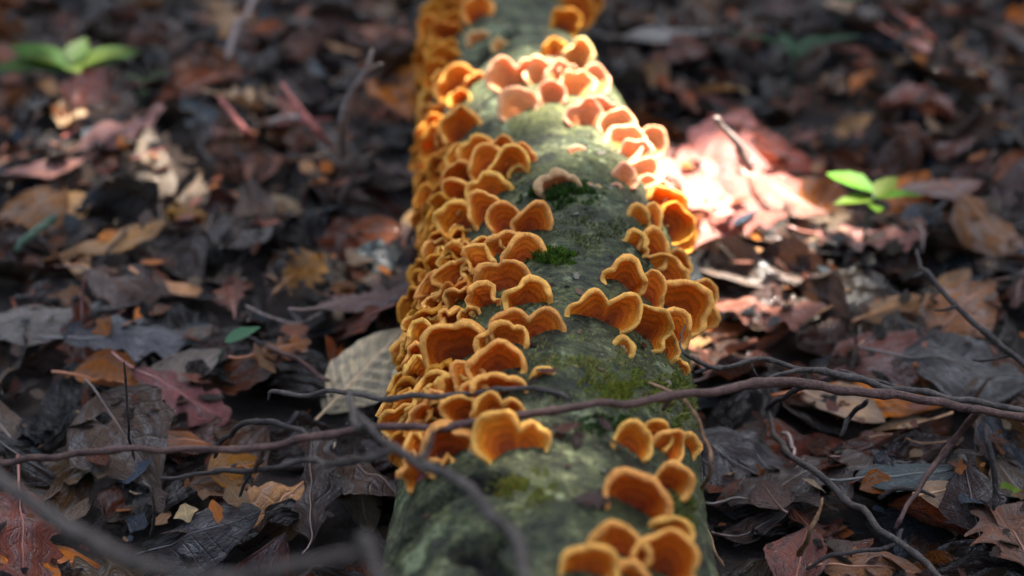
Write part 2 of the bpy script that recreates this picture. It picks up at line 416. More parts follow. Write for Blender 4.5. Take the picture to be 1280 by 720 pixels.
def outline(kind, t, rr):
    if kind == 'oval':     w = max(0.0, math.sin(PI * t ** 0.9)) ** 0.75
    elif kind == 'pointed': w = max(0.0, math.sin(PI * t ** 0.72)) ** 0.95
    elif kind == 'toothed': w = max(0.0, math.sin(PI * t ** 0.85)) ** 0.8 * (0.95 + 0.10 * (abs(((t * 13) % 1) - 0.5)))
    else:                                                   # lobed oak leaf
        w = (max(0.0, math.sin(PI * (0.06 + 0.9 * t) ** 1.25)) ** 0.8) * (0.76 + 0.22 * math.cos(2 * PI * (4.2 * t + rr)))
        w = max(w, 0.06 * math.sin(PI * t) + 0.02)
    return w
def leaf_geometry(kind, L, W, R, kc=0.0, kl=0.0, fold=0.0, twist=0.0, crumple=1.0, pleat=0.0, nu=18, nv=8, hole=False):
    """a leaf blade as (verts, faces, uv) in its own frame: length along x"""
    if kind == 'lobed': nu = int(nu * 1.5)
    rr = R.random(); ox, oy = R.uniform(0, 50), R.uniform(0, 50)
    V, UV = [], []
    for i in range(nu + 1):
        t = i / nu
        w = outline(kind, t, rr) * W / 2
        for j in range(nv + 1):
            s = -1 + 2 * j / nv
            ww = w * (1 + 0.13 * nz(ox + t * 7, oy + (3 if s > 0 else -3), 0.5) + 0.06 * nz(ox + t * 22, oy + (3 if s > 0 else -3), 1.5))
            x = (t - 0.5) * L + (0.35 * abs(s) * w * (0.5 - t)); y = s * ww
            z = pleat * math.sin(2 * PI * 9.0 * (t - 0.22 * abs(s))) * min(1, 3 * abs(s)) * (1 - abs(s) ** 3) * min(1, ww / (0.3 * W))
            z += crumple * 0.22 * W * (nz(ox + x * 34, oy + y * 34, 2.2) + 0.5 * nz(ox + x * 85, oy + y * 85, 7.7))
            z += fold * abs(y)
            if abs(kc) > 0.5:
                a = kc * y; y2 = math.sin(a) / kc; z2 = (1 - math.cos(a)) / kc
                y, z = y2 - z * math.sin(a), z2 + z * math.cos(a)
            if abs(kl) > 0.5:
                a = kl * x; x2 = math.sin(a) / kl; z2 = (1 - math.cos(a)) / kl
                x, z = x2 - z * math.sin(a), z2 + z * math.cos(a)
            if twist:
                a = twist * (t - 0.5); y, z = y * math.cos(a) - z * math.sin(a), y * math.sin(a) + z * math.cos(a)
            V.append((x, y, z)); UV.append((t, s, rr * 40))
    F = []
    for i in range(nu):
        for j in range(nv):
            a = i * (nv + 1) + j
            F.append((a, a + nv + 1, a + nv + 2, a + 1))
    if hole:
        for _ in range(2):
            hi, hj = R.randrange(3, nu - 4), R.randrange(1, nv - 1)
            drop = {hi * nv + hj, hi * nv + hj + nv, hi * nv + hj + 1}
            F = [f for k, f in enumerate(F) if k not in drop]
    return np.array(V), F, np.array(UV)
def rot_matrix(yaw, n):
    z = Vector(n).normalized(); x = Vector((math.cos(yaw), math.sin(yaw), 0)); x = (x - z * x.dot(z)).normalized(); y = z.cross(x)
    return np.array([[x.x, y.x, z.x], [x.y, y.y, z.y], [x.z, y.z, z.z]])
def settle(V, x, y, yaw, tilt, R, lift=0.0, pct=30, normal=None):
    """lay a blade on the litter: follow the slope under it, tip it by tilt, drop it until it rests, and raise the litter by it"""
    foot = V @ rot_matrix(yaw, (0, 0, 1)).T
    ii = np.clip(((foot[:, 0] + x - HX0) / HS).astype(int), 0, HNX - 1); jj = np.clip(((foot[:, 1] + y - HY0) / HS).astype(int), 0, HNY - 1)
    hz = HF[ii, jj]
    A = np.column_stack([foot[:, 0], foot[:, 1], np.ones(len(foot))])
    sol = np.linalg.lstsq(A, hz, rcond=None)[0]
    ta = R.uniform(0, 2 * PI)
    n = (-np.clip(sol[0], -0.8, 0.8) + math.tan(tilt) * math.cos(ta), -np.clip(sol[1], -0.8, 0.8) + math.tan(tilt) * math.sin(ta), 1.0)
    if normal is not None: n = normal
    M = rot_matrix(yaw, n)
    P = V @ M.T
    ii = np.clip(((P[:, 0] + x - HX0) / HS).astype(int), 0, HNX - 1); jj = np.clip(((P[:, 1] + y - HY0) / HS).astype(int), 0, HNY - 1)
    z = -np.percentile(P[:, 2] - HF[ii, jj], pct) + lift
    top = P[:, 2] + z
    np.maximum.at(HF, (ii, jj), np.minimum(top, HF[ii, jj] + 0.02) * 0.9 + HF[ii, jj] * 0.1)
    return P + np.array([x, y, 0]), z
PALETTE = [  # name, colour, dryness, weight
    ('dark umber', (0.018, 0.010, 0.006), 0.1, 18), ('black-brown', (0.007, 0.0045, 0.0035), 0.0, 18), ('blue-grey', (0.030, 0.045, 0.060), -0.3, 9),  # the blue tint stands in for sky sheen on wet leaves
    ('grey-brown', (0.080, 0.056, 0.041), 0.3, 13), ('chocolate brown', (0.058, 0.024, 0.011), 0.1, 17), ('maroon', (0.072, 0.020, 0.012), 0.0, 9), ('dusky pink-brown', (0.23, 0.088, 0.055), 0.35, 10),
    ('russet', (0.17, 0.044, 0.011), 0.4, 9), ('tan', (0.30, 0.17, 0.075), 0.8, 7), ('orange-brown', (0.36, 0.115, 0.014), 0.6, 8), ('pale buff', (0.40, 0.29, 0.17), 0.9, 4)]
PAL = {p[0]: p for p in PALETTE}
def pick_colour(R): return R.choices(PALETTE, [p[3] for p in PALETTE])[0]
def leaf_colour(p, R):
    k = 0.92 * math.exp(R.gauss(0, 0.42)); k = min(1.9, max(0.4, k)); c = p[1]
    return (c[0] * k, c[1] * k * R.uniform(0.93, 1.07), c[2] * k * R.uniform(0.9, 1.1), min(1, max(0, p[2] + R.uniform(-0.25, 0.25))))
def leaf_shape(R):
    kind = R.choices(['oval', 'pointed', 'toothed', 'lobed'], [36, 24, 24, 16])[0]
    L = R.uniform(0.036, 0.070); W = L * R.uniform(0.48, 0.66)
    st = R.choices(['flat', 'curled', 'rolled', 'folded', 'crumpled', 'arched'], [16, 26, 11, 13, 18, 16])[0]
    kw = dict(kc=R.uniform(-12, 12), kl=R.uniform(-7, 7), fold=R.uniform(0, 0.2), twist=R.uniform(-0.4, 0.4), crumple=0.7, pleat=R.uniform(0, 0.0008))
    if st == 'curled': kw['kc'] = R.choice((-1, 1)) * R.uniform(28, 52)
    elif st == 'rolled': kw['kc'] = R.choice((1, 1, -1)) * R.uniform(80, 120); kw['crumple'] = 0.35
    elif st == 'folded': kw['fold'] = R.uniform(0.7, 1.5)
    elif st == 'crumpled': kw['crumple'] = R.uniform(1.5, 2.2); kw['twist'] = R.uniform(-1.0, 1.0)
    elif st == 'arched': kw['kl'] = R.choice((-1, 1)) * R.uniform(14, 26)
    return kind, L, W, st, kw
def in_frame(px, py, m=40): return -m < px < 1280 + m and -m < py < 720 + m
def near_log(x, y, k): return abs(x - log_x(y)) < k

def vec_attr(me, name, vals):
    a = me.attributes.new(name, 'FLOAT_VECTOR', 'POINT'); a.data.foreach_set('vector', np.asarray(vals, dtype=np.float32).ravel())
class Heap:
    """many small sheets joined into one mesh"""
    def __init__(s): s.V, s.F, s.C, s.U, s.n = [], [], [], [], 0
    def add(s, V, F, col, UV):
        s.V.append(V); s.F += [tuple(k + s.n for k in f) for f in F]; s.C.append(np.tile(col, (len(V), 1))); s.U.append(UV); s.n += len(V)
    def build(s, name, mat, parent=None):
        me = new_mesh(name, np.vstack(s.V).tolist(), s.F); color_attr(me, np.vstack(s.C)); vec_attr(me, 'LeafUV', np.vstack(s.U))
        return link(name, me, mat, parent)

# the mass of leaves beneath and beyond the ones that lie on top
heap = Heap()
# far surroundings, outside the picture
for _ in range(900):
    a, r = rng.uniform(0, 2 * PI), 0.5 + 3.2 * math.sqrt(rng.random())
    x, y = r * math.cos(a), 1.0 + r * math.sin(a)
    px, py, dep = to_px((x, y, 0.02))
    if dep > 0.1 and in_frame(px, py, 60) or near_log(x, y, 0.075): continue
    kind, L, W, st, kw = leaf_shape(rng)
    V, F, UV = leaf_geometry(kind, L, W, rng, nu=8, nv=4, **kw)
    P = V @ rot_matrix(rng.uniform(0, 2 * PI), (rng.uniform(-.3, .3), rng.uniform(-.3, .3), 1)).T + np.array([x, y, 0.012 + rng.random() * 0.02])
    heap.add(P, F, leaf_colour(pick_colour(rng), rng), UV)
n_under = 0
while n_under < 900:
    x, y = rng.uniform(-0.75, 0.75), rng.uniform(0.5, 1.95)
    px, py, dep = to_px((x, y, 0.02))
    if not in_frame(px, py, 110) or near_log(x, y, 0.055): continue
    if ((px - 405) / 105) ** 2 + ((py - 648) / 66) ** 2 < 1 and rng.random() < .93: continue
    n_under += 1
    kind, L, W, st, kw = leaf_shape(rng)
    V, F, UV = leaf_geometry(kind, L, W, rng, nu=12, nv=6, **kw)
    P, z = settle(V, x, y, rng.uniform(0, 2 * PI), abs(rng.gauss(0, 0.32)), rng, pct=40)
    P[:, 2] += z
    _c = leaf_colour(pick_colour(rng), rng); heap.add(P, F, (_c[0] * .36, _c[1] * .32, _c[2] * .28, _c[3]), UV)  # under-leaf colour cut down, painting deeper shade into the gaps
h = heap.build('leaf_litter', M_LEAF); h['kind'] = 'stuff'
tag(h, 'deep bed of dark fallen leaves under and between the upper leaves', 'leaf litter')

# the leaves that lie on top, one by one
LEAVES = []          # (object, px, py, colour name, state, kind, length)
def tube(points, radii, sides=6, close=True):
    V, F = [], []
    pts = [Vector(p) for p in points]
    n = len(pts)
    ref = Vector((0.13, 0.2, 1)).normalized()
    for i, p in enumerate(pts):
        d = (pts[min(n - 1, i + 1)] - pts[max(0, i - 1)]).normalized()
        u = ref.cross(d)
        if u.length < 1e-3: u = Vector((1, 0, 0)).cross(d)
        u.normalize(); v = d.cross(u)
        for k in range(sides):
            a = 2 * PI * k / sides
            V.append(p + (u * math.cos(a) + v * math.sin(a)) * radii[i])
    for i in range(n - 1):
        for k in range(sides):
            k2 = (k + 1) % sides
            F.append((i * sides + k, i * sides + k2, (i + 1) * sides + k2, (i + 1) * sides + k))
    if close:
        F.append(tuple(range(sides))[::-1]); F.append(tuple((n - 1) * sides + k for k in range(sides)))
    return V, F
def make_leaf(x, y, yaw, tilt, kind, L, W, st, kw, pname, R, lift=0.0, pct=30, label=None, nu=18, nv=8, stalk=True, col=None, normal=None):
    V, F, UV = leaf_geometry(kind, L, W, R, nu=nu, nv=nv, **kw)
    P, z = settle(V, x, y, yaw, tilt, R, lift, pct, normal)
    root = empty('fallen_leaf', (x, y, z))
    P = P - np.array([x, y, 0])
    me = new_mesh('blade', P.tolist(), F)
    c = col if col else leaf_colour(PAL[pname], R)
    color_attr(me, np.tile(c, (len(P), 1))); vec_attr(me, 'LeafUV', UV)
    link('blade', me, M_LEAF, root)
    if kind == 'lobed': nu = int(nu * 1.5)
    # the midrib runs under the blade and out into the stalk
    m = nv // 2
    rib = [Vector(P[i * (nv + 1) + m]) for i in range(0, nu - 1, 2)]
    if stalk:
        d = (rib[0] - rib[1]).normalized(); sl = L * R.uniform(0.12, 0.3)
        bend = Vector((R.uniform(-.5, .5), R.uniform(-.5, .5), R.uniform(-.2, .5)))
        pts = [rib[0] + (d + bend * 0.6).normalized() * sl, rib[0] + (d + bend * 0.25).normalized() * sl * 0.5] + rib
    else: pts = rib
    rr = [max(0.00025, 0.0009 * (1 - 0.8 * k / len(pts))) for k in range(len(pts))]
    tv, tf = tube(pts, rr, 5)
    me2 = new_mesh('stalk', tv, tf)
    cc = (c[0] * 1.3, c[1] * 1.15, c[2], 0.5)
    color_attr(me2, np.tile(cc, (len(tv), 1))); vec_attr(me2, 'LeafUV', np.zeros((len(tv), 3)) + 0.5)
    link('stalk', me2, M_LEAF, root)
    ctr = P.mean(axis=0) + np.array([x, y, z])
    px, py, _ = to_px(ctr)
    LEAVES.append([root, px, py, pname, st, kind, L, label])
    return root

def bare(px, py):
    return ((px - 405) / 112) ** 2 + ((py - 648) / 72) ** 2 < 1 or ((px - 893) / 26) ** 2 + ((py - 665) / 60) ** 2 < 1
placed = []
n_top, tries = 0, 0
while n_top < 242 and tries < 9000:
    tries += 1
    x, y = rng.uniform(-0.62, 0.62), rng.uniform(0.56, 1.62)
    px, py, dep = to_px((x, y, 0.04))
    if not in_frame(px, py, 18) or near_log(x, y, 0.078) or bare(px, py): continue
    if any((x - a) ** 2 + (y - b) ** 2 < 0.028 ** 2 for a, b in placed): continue
    placed.append((x, y)); n_top += 1
    kind, L, W, st, kw = leaf_shape(rng)
    p = pick_colour(rng)
    make_leaf(x, y, rng.uniform(0, 2 * PI), abs(rng.gauss(0, 0.40)), kind, L, W, st, kw, p[0], rng, lift=0.001)

# the leaves one can pick out in the photograph: px, py, length, width, yaw, tilt, kind, state, shape, colour name, colour, label
def kws(kc=0, kl=0, fold=0, twist=0, crumple=0.5, pleat=0, hole=False): return dict(kc=kc, kl=kl, fold=fold, twist=twist, crumple=crumple, pleat=pleat, hole=hole)
D = math.radians
HERO = [
    (455, 478, .060, .036, D(48), .30, 'oval', 'ribbed', kws(kc=-14, pleat=.0026, crumple=.10), 'pale buff', (.46, .39, .25, .9), 'pale cream ribbed beech leaf leaning against the left flank of the log'),
    (455, 366, .060, .034, D(35), .20, 'oval', 'ribbed', kws(kc=-16, pleat=.0010, crumple=.25), 'dusky pink-brown', (.16, .105, .095, .4), 'dull mauve-brown ribbed leaf just above the pale cream leaf by the log'),
    (140, 474, .040, .034, D(10), .30, 'oval', 'rolled', kws(kc=85, crumple=.2), 'orange-brown', (.34, .13, .035, .6), 'orange funnel-shaped rolled leaf in the litter left of the log'),
    (222, 478, .055, .026, D(38), .30, 'oval', 'rolled', kws(kc=70, crumple=.25), 'pale buff', (.32, .27, .22, .9), 'pale beige rolled leaf beside the orange funnel-shaped leaf'),
    (228, 508, .055, .036, D(-20), .25, 'lobed', 'curled', kws(kc=-20, crumple=.6, hole=True), 'dusky pink-brown', (.24, .09, .085, .4), 'pink-brown leaf with holes below the pale beige rolled leaf'),
    (170, 412, .075, .048, D(5), .12, 'lobed', 'flat', kws(kc=-8, crumple=.5), 'blue-grey', (.10, .105, .115, .0), 'large wet slate-grey oak leaf left of the log'),
    (45, 395, .070, .045, D(25), .15, 'oval', 'curled', kws(kc=-16, crumple=.6), 'grey-brown', (.15, .14, .125, .2), 'wet grey leaf by the left edge at mid height'),
    (380, 340, .038, .030, D(60), .30, 'lobed', 'crumpled', kws(kc=10, crumple=1.4), 'orange-brown', (.32, .15, .02, .8), 'small ochre-yellow crumpled leaf left of the log'),
    (148, 300, .062, .034, D(12), .30, 'oval', 'curled', kws(kc=-32, crumple=.6), 'tan', (.42, .23, .085, .8), 'golden tan curled leaf left of the log, above the middle'),
    (45, 262, .060, .040, D(70), .30, 'oval', 'curled', kws(kc=-24, crumple=.5), 'orange-brown', (.20, .095, .035, .7), 'orange-brown cupped leaf by the left edge above a green stem'),
    (240, 282, .04, .024, D(40), .3, 'pointed', 'folded', kws(fold=.8, crumple=.6), 'orange-brown', (.34, .17, .03, .7), 'small golden folded leaf above and right of the golden tan curled leaf'),
    (192, 200, .075, .030, D(112), .30, 'pointed', 'curled', kws(kc=-26, crumple=.5), 'tan', (.24, .19, .14, .9), 'long pale tan leaf standing up in the upper left litter'),
    (300, 305, .070, .045, D(80), .35, 'oval', 'curled', kws(kc=36, crumple=.5), 'black-brown', (.022, .013, .010, .2), 'very dark cupped leaf between the golden leaf and the log'),
    (160, 545, .065, .045, D(-60), .50, 'pointed', 'folded', kws(fold=.5, kc=-18, crumple=.4), 'chocolate brown', (.085, .06, .045, .4), 'brown tent-shaped leaf hanging behind the purple stick on the left'),
    (30, 675, .060, .050, D(-70), .30, 'lobed', 'crumpled', kws(kc=-22, crumple=.9), 'russet', (.20, .065, .045, .3), 'red-brown crumpled leaf in the bottom left corner'),
    (257, 672, .056, .042, D(4), .28, 'oval', 'curled', kws(kc=-20, crumple=.5), 'dark umber', (.035, .030, .032, .0), 'wet black-brown leaf with blue sheen near the bottom edge left of the log'),
    (295, 590, .030, .024, D(30), .3, 'oval', 'curled', kws(kc=-30, crumple=.6), 'orange-brown', (.32, .14, .02, .6), 'small amber leaf below the purple stick left of the log'),
    (470, 602, .055, .042, D(-40), .40, 'oval', 'curled', kws(kc=-34, crumple=.7), 'grey-brown', (.10, .066, .050, .5), 'curled brown leaf in the dark hollow beside the near end of the log'),
    (390, 612, .060, .040, D(75), .50, 'lobed', 'crumpled', kws(kc=-30, crumple=1.0), 'chocolate brown', (.07, .046, .036, .5), 'crumpled brown leaf hanging under the purple stick left of the log'),
    (348, 432, .034, .022, D(20), .25, 'lobed', 'flat', kws(kc=-8, crumple=.4), 'orange-brown', (.30, .105, .022, .5), 'small bright rust scrap of leaf left of the pale cream leaf'),
    (1108, 508, .075, .026, D(-4), .18, 'pointed', 'ribbed', kws(kc=-34, pleat=.0012, crumple=.2), 'orange-brown', (.50, .16, .022, .6), 'bright orange ribbed leaf under the twigs right of the log'),
    (1052, 524, .046, .030, D(-38), .30, 'oval', 'curled', kws(kc=36, crumple=.4), 'tan', (.42, .28, .17, .8), 'cream and tan curled leaf below the twigs right of the log'),
    (960, 398, .062, .040, D(-18), .20, 'lobed', 'curled', kws(kc=-24, crumple=.8), 'dusky pink-brown', (.34, .14, .095, .4), 'salmon-pink wet curled leaf just right of the fungus clump'),
    (1108, 450, .066, .050, D(15), .35, 'oval', 'curled', kws(kc=-14, crumple=.4, hole=True), 'russet', (.15, .060, .048, .4), 'large maroon leaf with holes above the twigs right of the log'),
    (1210, 470, .070, .055, D(-10), .25, 'oval', 'flat', kws(kc=-8, crumple=.5), 'blue-grey', (.060, .058, .056, .1), 'broad dull grey leaf under the thin bare twig at right'),
    (935, 580, .085, .058, D(-35), .14, 'oval', 'curled', kws(kc=-14, crumple=.6), 'blue-grey', (.052, .047, .048, .0), 'large dark wet leaf right beside the near end of the log'),
    (1000, 600, .078, .052, D(20), .10, 'lobed', 'flat', kws(kc=-8, crumple=.5), 'grey-brown', (.085, .066, .056, .2), 'broad grey-brown leaf under the lower diagonal twig at right'),
    (964, 618, .034, .020, D(100), .20, 'oval', 'flat', kws(kc=-16, crumple=.4), 'dusky pink-brown', (.15, .095, .08, .4), 'small oval pinkish leaf below the large dark wet leaf at right'),
    (1176, 622, .024, .020, D(20), .30, 'oval', 'curled', kws(kc=-60, crumple=.2), 'pale buff', (.50, .33, .20, .8), 'little cream shell-like curled leaf at lower right'),
    (1212, 630, .036, .028, D(85), .50, 'pointed', 'flat', kws(kc=-10, crumple=.3), 'chocolate brown', (.060, .040, .036, .3), 'dark triangular leaf right behind the little cream leaf'),
    (1140, 592, .056, .026, D(10), .15, 'pointed', 'flat', kws(kc=-12, crumple=.4), 'blue-grey', (.075, .10, .105, .0), 'narrow teal-grey leaf at lower right above the cream leaf'),
    (1262, 672, .050, .044, D(95), .35, 'lobed', 'crumpled', kws(kc=-22, crumple=1.0), 'dusky pink-brown', (.22, .115, .075, .6), 'pinkish tan crumpled leaf at the right edge near the bottom'),
    (1090, 712, .046, .036, D(0), .20, 'oval', 'crumpled', kws(kc=-14, crumple=.8), 'orange-brown', (.28, .13, .06, .5), 'orange-brown leaf cut by the bottom edge right of the log'),
    (1000, 706, .040, .028, D(70), .35, 'pointed', 'folded', kws(fold=.7, crumple=.5), 'dusky pink-brown', (.26, .11, .085, .4), 'pink-brown leaf with upright stalk at the bottom right of the log'),
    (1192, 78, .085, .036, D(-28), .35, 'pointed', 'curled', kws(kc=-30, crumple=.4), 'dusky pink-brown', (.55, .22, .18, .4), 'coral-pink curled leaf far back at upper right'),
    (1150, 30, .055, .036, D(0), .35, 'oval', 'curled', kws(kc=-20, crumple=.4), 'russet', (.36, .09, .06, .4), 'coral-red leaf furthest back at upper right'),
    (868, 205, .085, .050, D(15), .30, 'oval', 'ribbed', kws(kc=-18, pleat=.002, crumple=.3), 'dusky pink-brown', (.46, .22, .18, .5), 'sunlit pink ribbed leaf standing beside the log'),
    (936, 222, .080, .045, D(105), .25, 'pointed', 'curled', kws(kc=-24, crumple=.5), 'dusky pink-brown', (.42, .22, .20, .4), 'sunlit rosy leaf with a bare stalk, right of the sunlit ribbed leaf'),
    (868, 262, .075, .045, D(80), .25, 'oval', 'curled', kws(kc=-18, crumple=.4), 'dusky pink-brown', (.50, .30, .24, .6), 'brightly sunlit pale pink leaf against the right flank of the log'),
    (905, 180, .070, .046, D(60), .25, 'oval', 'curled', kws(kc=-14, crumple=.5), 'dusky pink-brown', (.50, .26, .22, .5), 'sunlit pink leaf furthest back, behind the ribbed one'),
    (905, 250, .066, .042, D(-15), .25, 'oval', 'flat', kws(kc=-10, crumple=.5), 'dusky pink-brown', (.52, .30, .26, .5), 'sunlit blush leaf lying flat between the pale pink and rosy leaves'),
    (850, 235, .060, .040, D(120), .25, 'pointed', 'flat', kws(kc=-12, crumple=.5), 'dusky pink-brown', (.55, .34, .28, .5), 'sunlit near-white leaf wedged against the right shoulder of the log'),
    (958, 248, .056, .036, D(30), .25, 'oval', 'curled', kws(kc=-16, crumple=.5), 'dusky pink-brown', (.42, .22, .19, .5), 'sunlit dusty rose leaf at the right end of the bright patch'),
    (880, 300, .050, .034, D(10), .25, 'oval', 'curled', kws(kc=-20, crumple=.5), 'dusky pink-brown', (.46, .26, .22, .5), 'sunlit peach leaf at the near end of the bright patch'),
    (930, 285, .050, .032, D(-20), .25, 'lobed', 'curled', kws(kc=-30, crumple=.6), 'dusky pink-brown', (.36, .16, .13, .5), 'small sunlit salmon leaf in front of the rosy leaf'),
    (975, 195, .075, .040, D(-30), .35, 'oval', 'curled', kws(kc=-36, crumple=.4), 'russet', (.32, .08, .035, .5), 'red-brown arching leaf behind the sunlit leaves'),
    (985, 262, .060, .032, D(-40), .30, 'oval', 'rolled', kws(kc=-60, crumple=.3), 'dusky pink-brown', (.36, .18, .13, .6), 'pale pink rolled leaf left of the green seedling'),
    (1088, 290, .066, .045, D(5), .20, 'lobed', 'curled', kws(kc=-18, crumple=.6), 'dusky pink-brown', (.30, .13, .11, .4), 'rose-brown leaf lying in front of the green seedling'),
    (1068, 192, .035, .030, D(80), .4, 'oval', 'flat', kws(kc=-12, crumple=.4), 'orange-brown', (.30, .11, .05, .6), 'small orange-brown leaf behind the green seedling'),
    (1238, 296, .060, .045, D(-60), .35, 'oval', 'curled', kws(kc=-30, crumple=.4), 'orange-brown', (.20, .095, .04, .7), 'orange-brown cupped leaf near the right edge below the seedling'),
    (1180, 235, .065, .04, D(20), .3, 'oval', 'curled', kws(kc=-26, crumple=.5), 'grey-brown', (.20, .12, .10, .6), 'dusty mauve-brown leaf just right of the green seedling'),
    (845, 42, .090, .040, D(8), .20, 'pointed', 'curled', kws(kc=-18, crumple=.4), 'blue-grey', (.22, .215, .20, .1), 'pale grey leaf far back just right of the log'),
    (1200, 400, .05, .04, D(40), .3, 'oval', 'curled', kws(kc=-24, crumple=.6), 'orange-brown', (.30, .135, .06, .6), 'golden brown leaf behind the thin bare twig at right'),
    (1115, 378, .036, .018, D(20), .4, 'oval', 'rolled', kws(kc=-80, crumple=.3), 'tan', (.46, .25, .11, .8), 'small golden curled leaf tip above the maroon leaf'),
    (60, 205, .05, .034, D(30), .35, 'oval', 'curled', kws(kc=-30, crumple=.5), 'dusky pink-brown', (.40, .19, .15, .5), 'pink dappled leaf below the green seedling at far left'),
    (150, 165, .07, .036, D(10), .3, 'lobed', 'crumpled', kws(kc=-20, crumple=.9), 'dusky pink-brown', (.36, .18, .16, .5), 'rosy crumpled leaf in front of the green seedling at upper left'),
    (110, 105, .055, .035, D(80), .5, 'oval', 'curled', kws(kc=-20, crumple=.5), 'russet', (.22, .05, .03, .5), 'red-brown leaf standing just below the green seedling at upper left'),
]
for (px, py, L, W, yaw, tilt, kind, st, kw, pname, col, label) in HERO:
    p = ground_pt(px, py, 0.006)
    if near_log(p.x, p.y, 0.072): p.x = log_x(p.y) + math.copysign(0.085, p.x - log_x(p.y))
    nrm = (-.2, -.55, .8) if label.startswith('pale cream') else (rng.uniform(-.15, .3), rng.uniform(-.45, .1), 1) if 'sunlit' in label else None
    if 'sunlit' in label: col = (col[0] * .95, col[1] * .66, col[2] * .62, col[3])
    make_leaf(p.x, p.y, yaw, tilt, kind, L * 1.08, W * 1.08, st, kw, pname, rng, lift=0.004, pct=22, normal=nrm, label=label, nu=64 if st == 'ribbed' else 30, nv=12, col=tuple(c * (1.0 if 'sunlit' in label else 1.35 if label.startswith('pale cream') else 0.8) for c in col[:3]) + (col[3],))  # sunlit leaves keep a brighter base colour, painting in extra sun

# leaf scraps and crumbs nobody could count
frag = Heap()
k = 0
while k < 1700:
    x, y = rng.uniform(-0.6, 0.6), rng.uniform(0.55, 1.6)
    px, py, dep = to_px((x, y, 0.04))
    if not in_frame(px, py, 10) or near_log(x, y, 0.070): continue
    if bare(px, py) and rng.random() < .8 or math.hypot(px - 455, py - 450) < 75 or math.hypot(px - 870, (py - 225) * 1.4) < 30: continue
    k += 1
    L = 0.004 + 0.018 * rng.random() ** 1.6
    V, F, UV = leaf_geometry(rng.choice(['oval', 'lobed', 'pointed']), L, L * rng.uniform(0.4, 0.9), rng, kc=rng.uniform(-60, 60), crumple=1.5, nu=4, nv=3)
    P = V @ rot_matrix(rng.uniform(0, 2 * PI), (rng.uniform(-.7, .7), rng.uniform(-.7, .7), 1)).T + np.array([x, y, hf_at(x, y) + 0.002])
    frag.add(P, F, leaf_colour(pick_colour(rng), rng), UV)
h = frag.build('leaf_crumbs', M_LEAF); h['kind'] = 'stuff'
tag(h, 'small scraps and crumbs of brown leaf scattered over the litter', 'leaf crumbs')

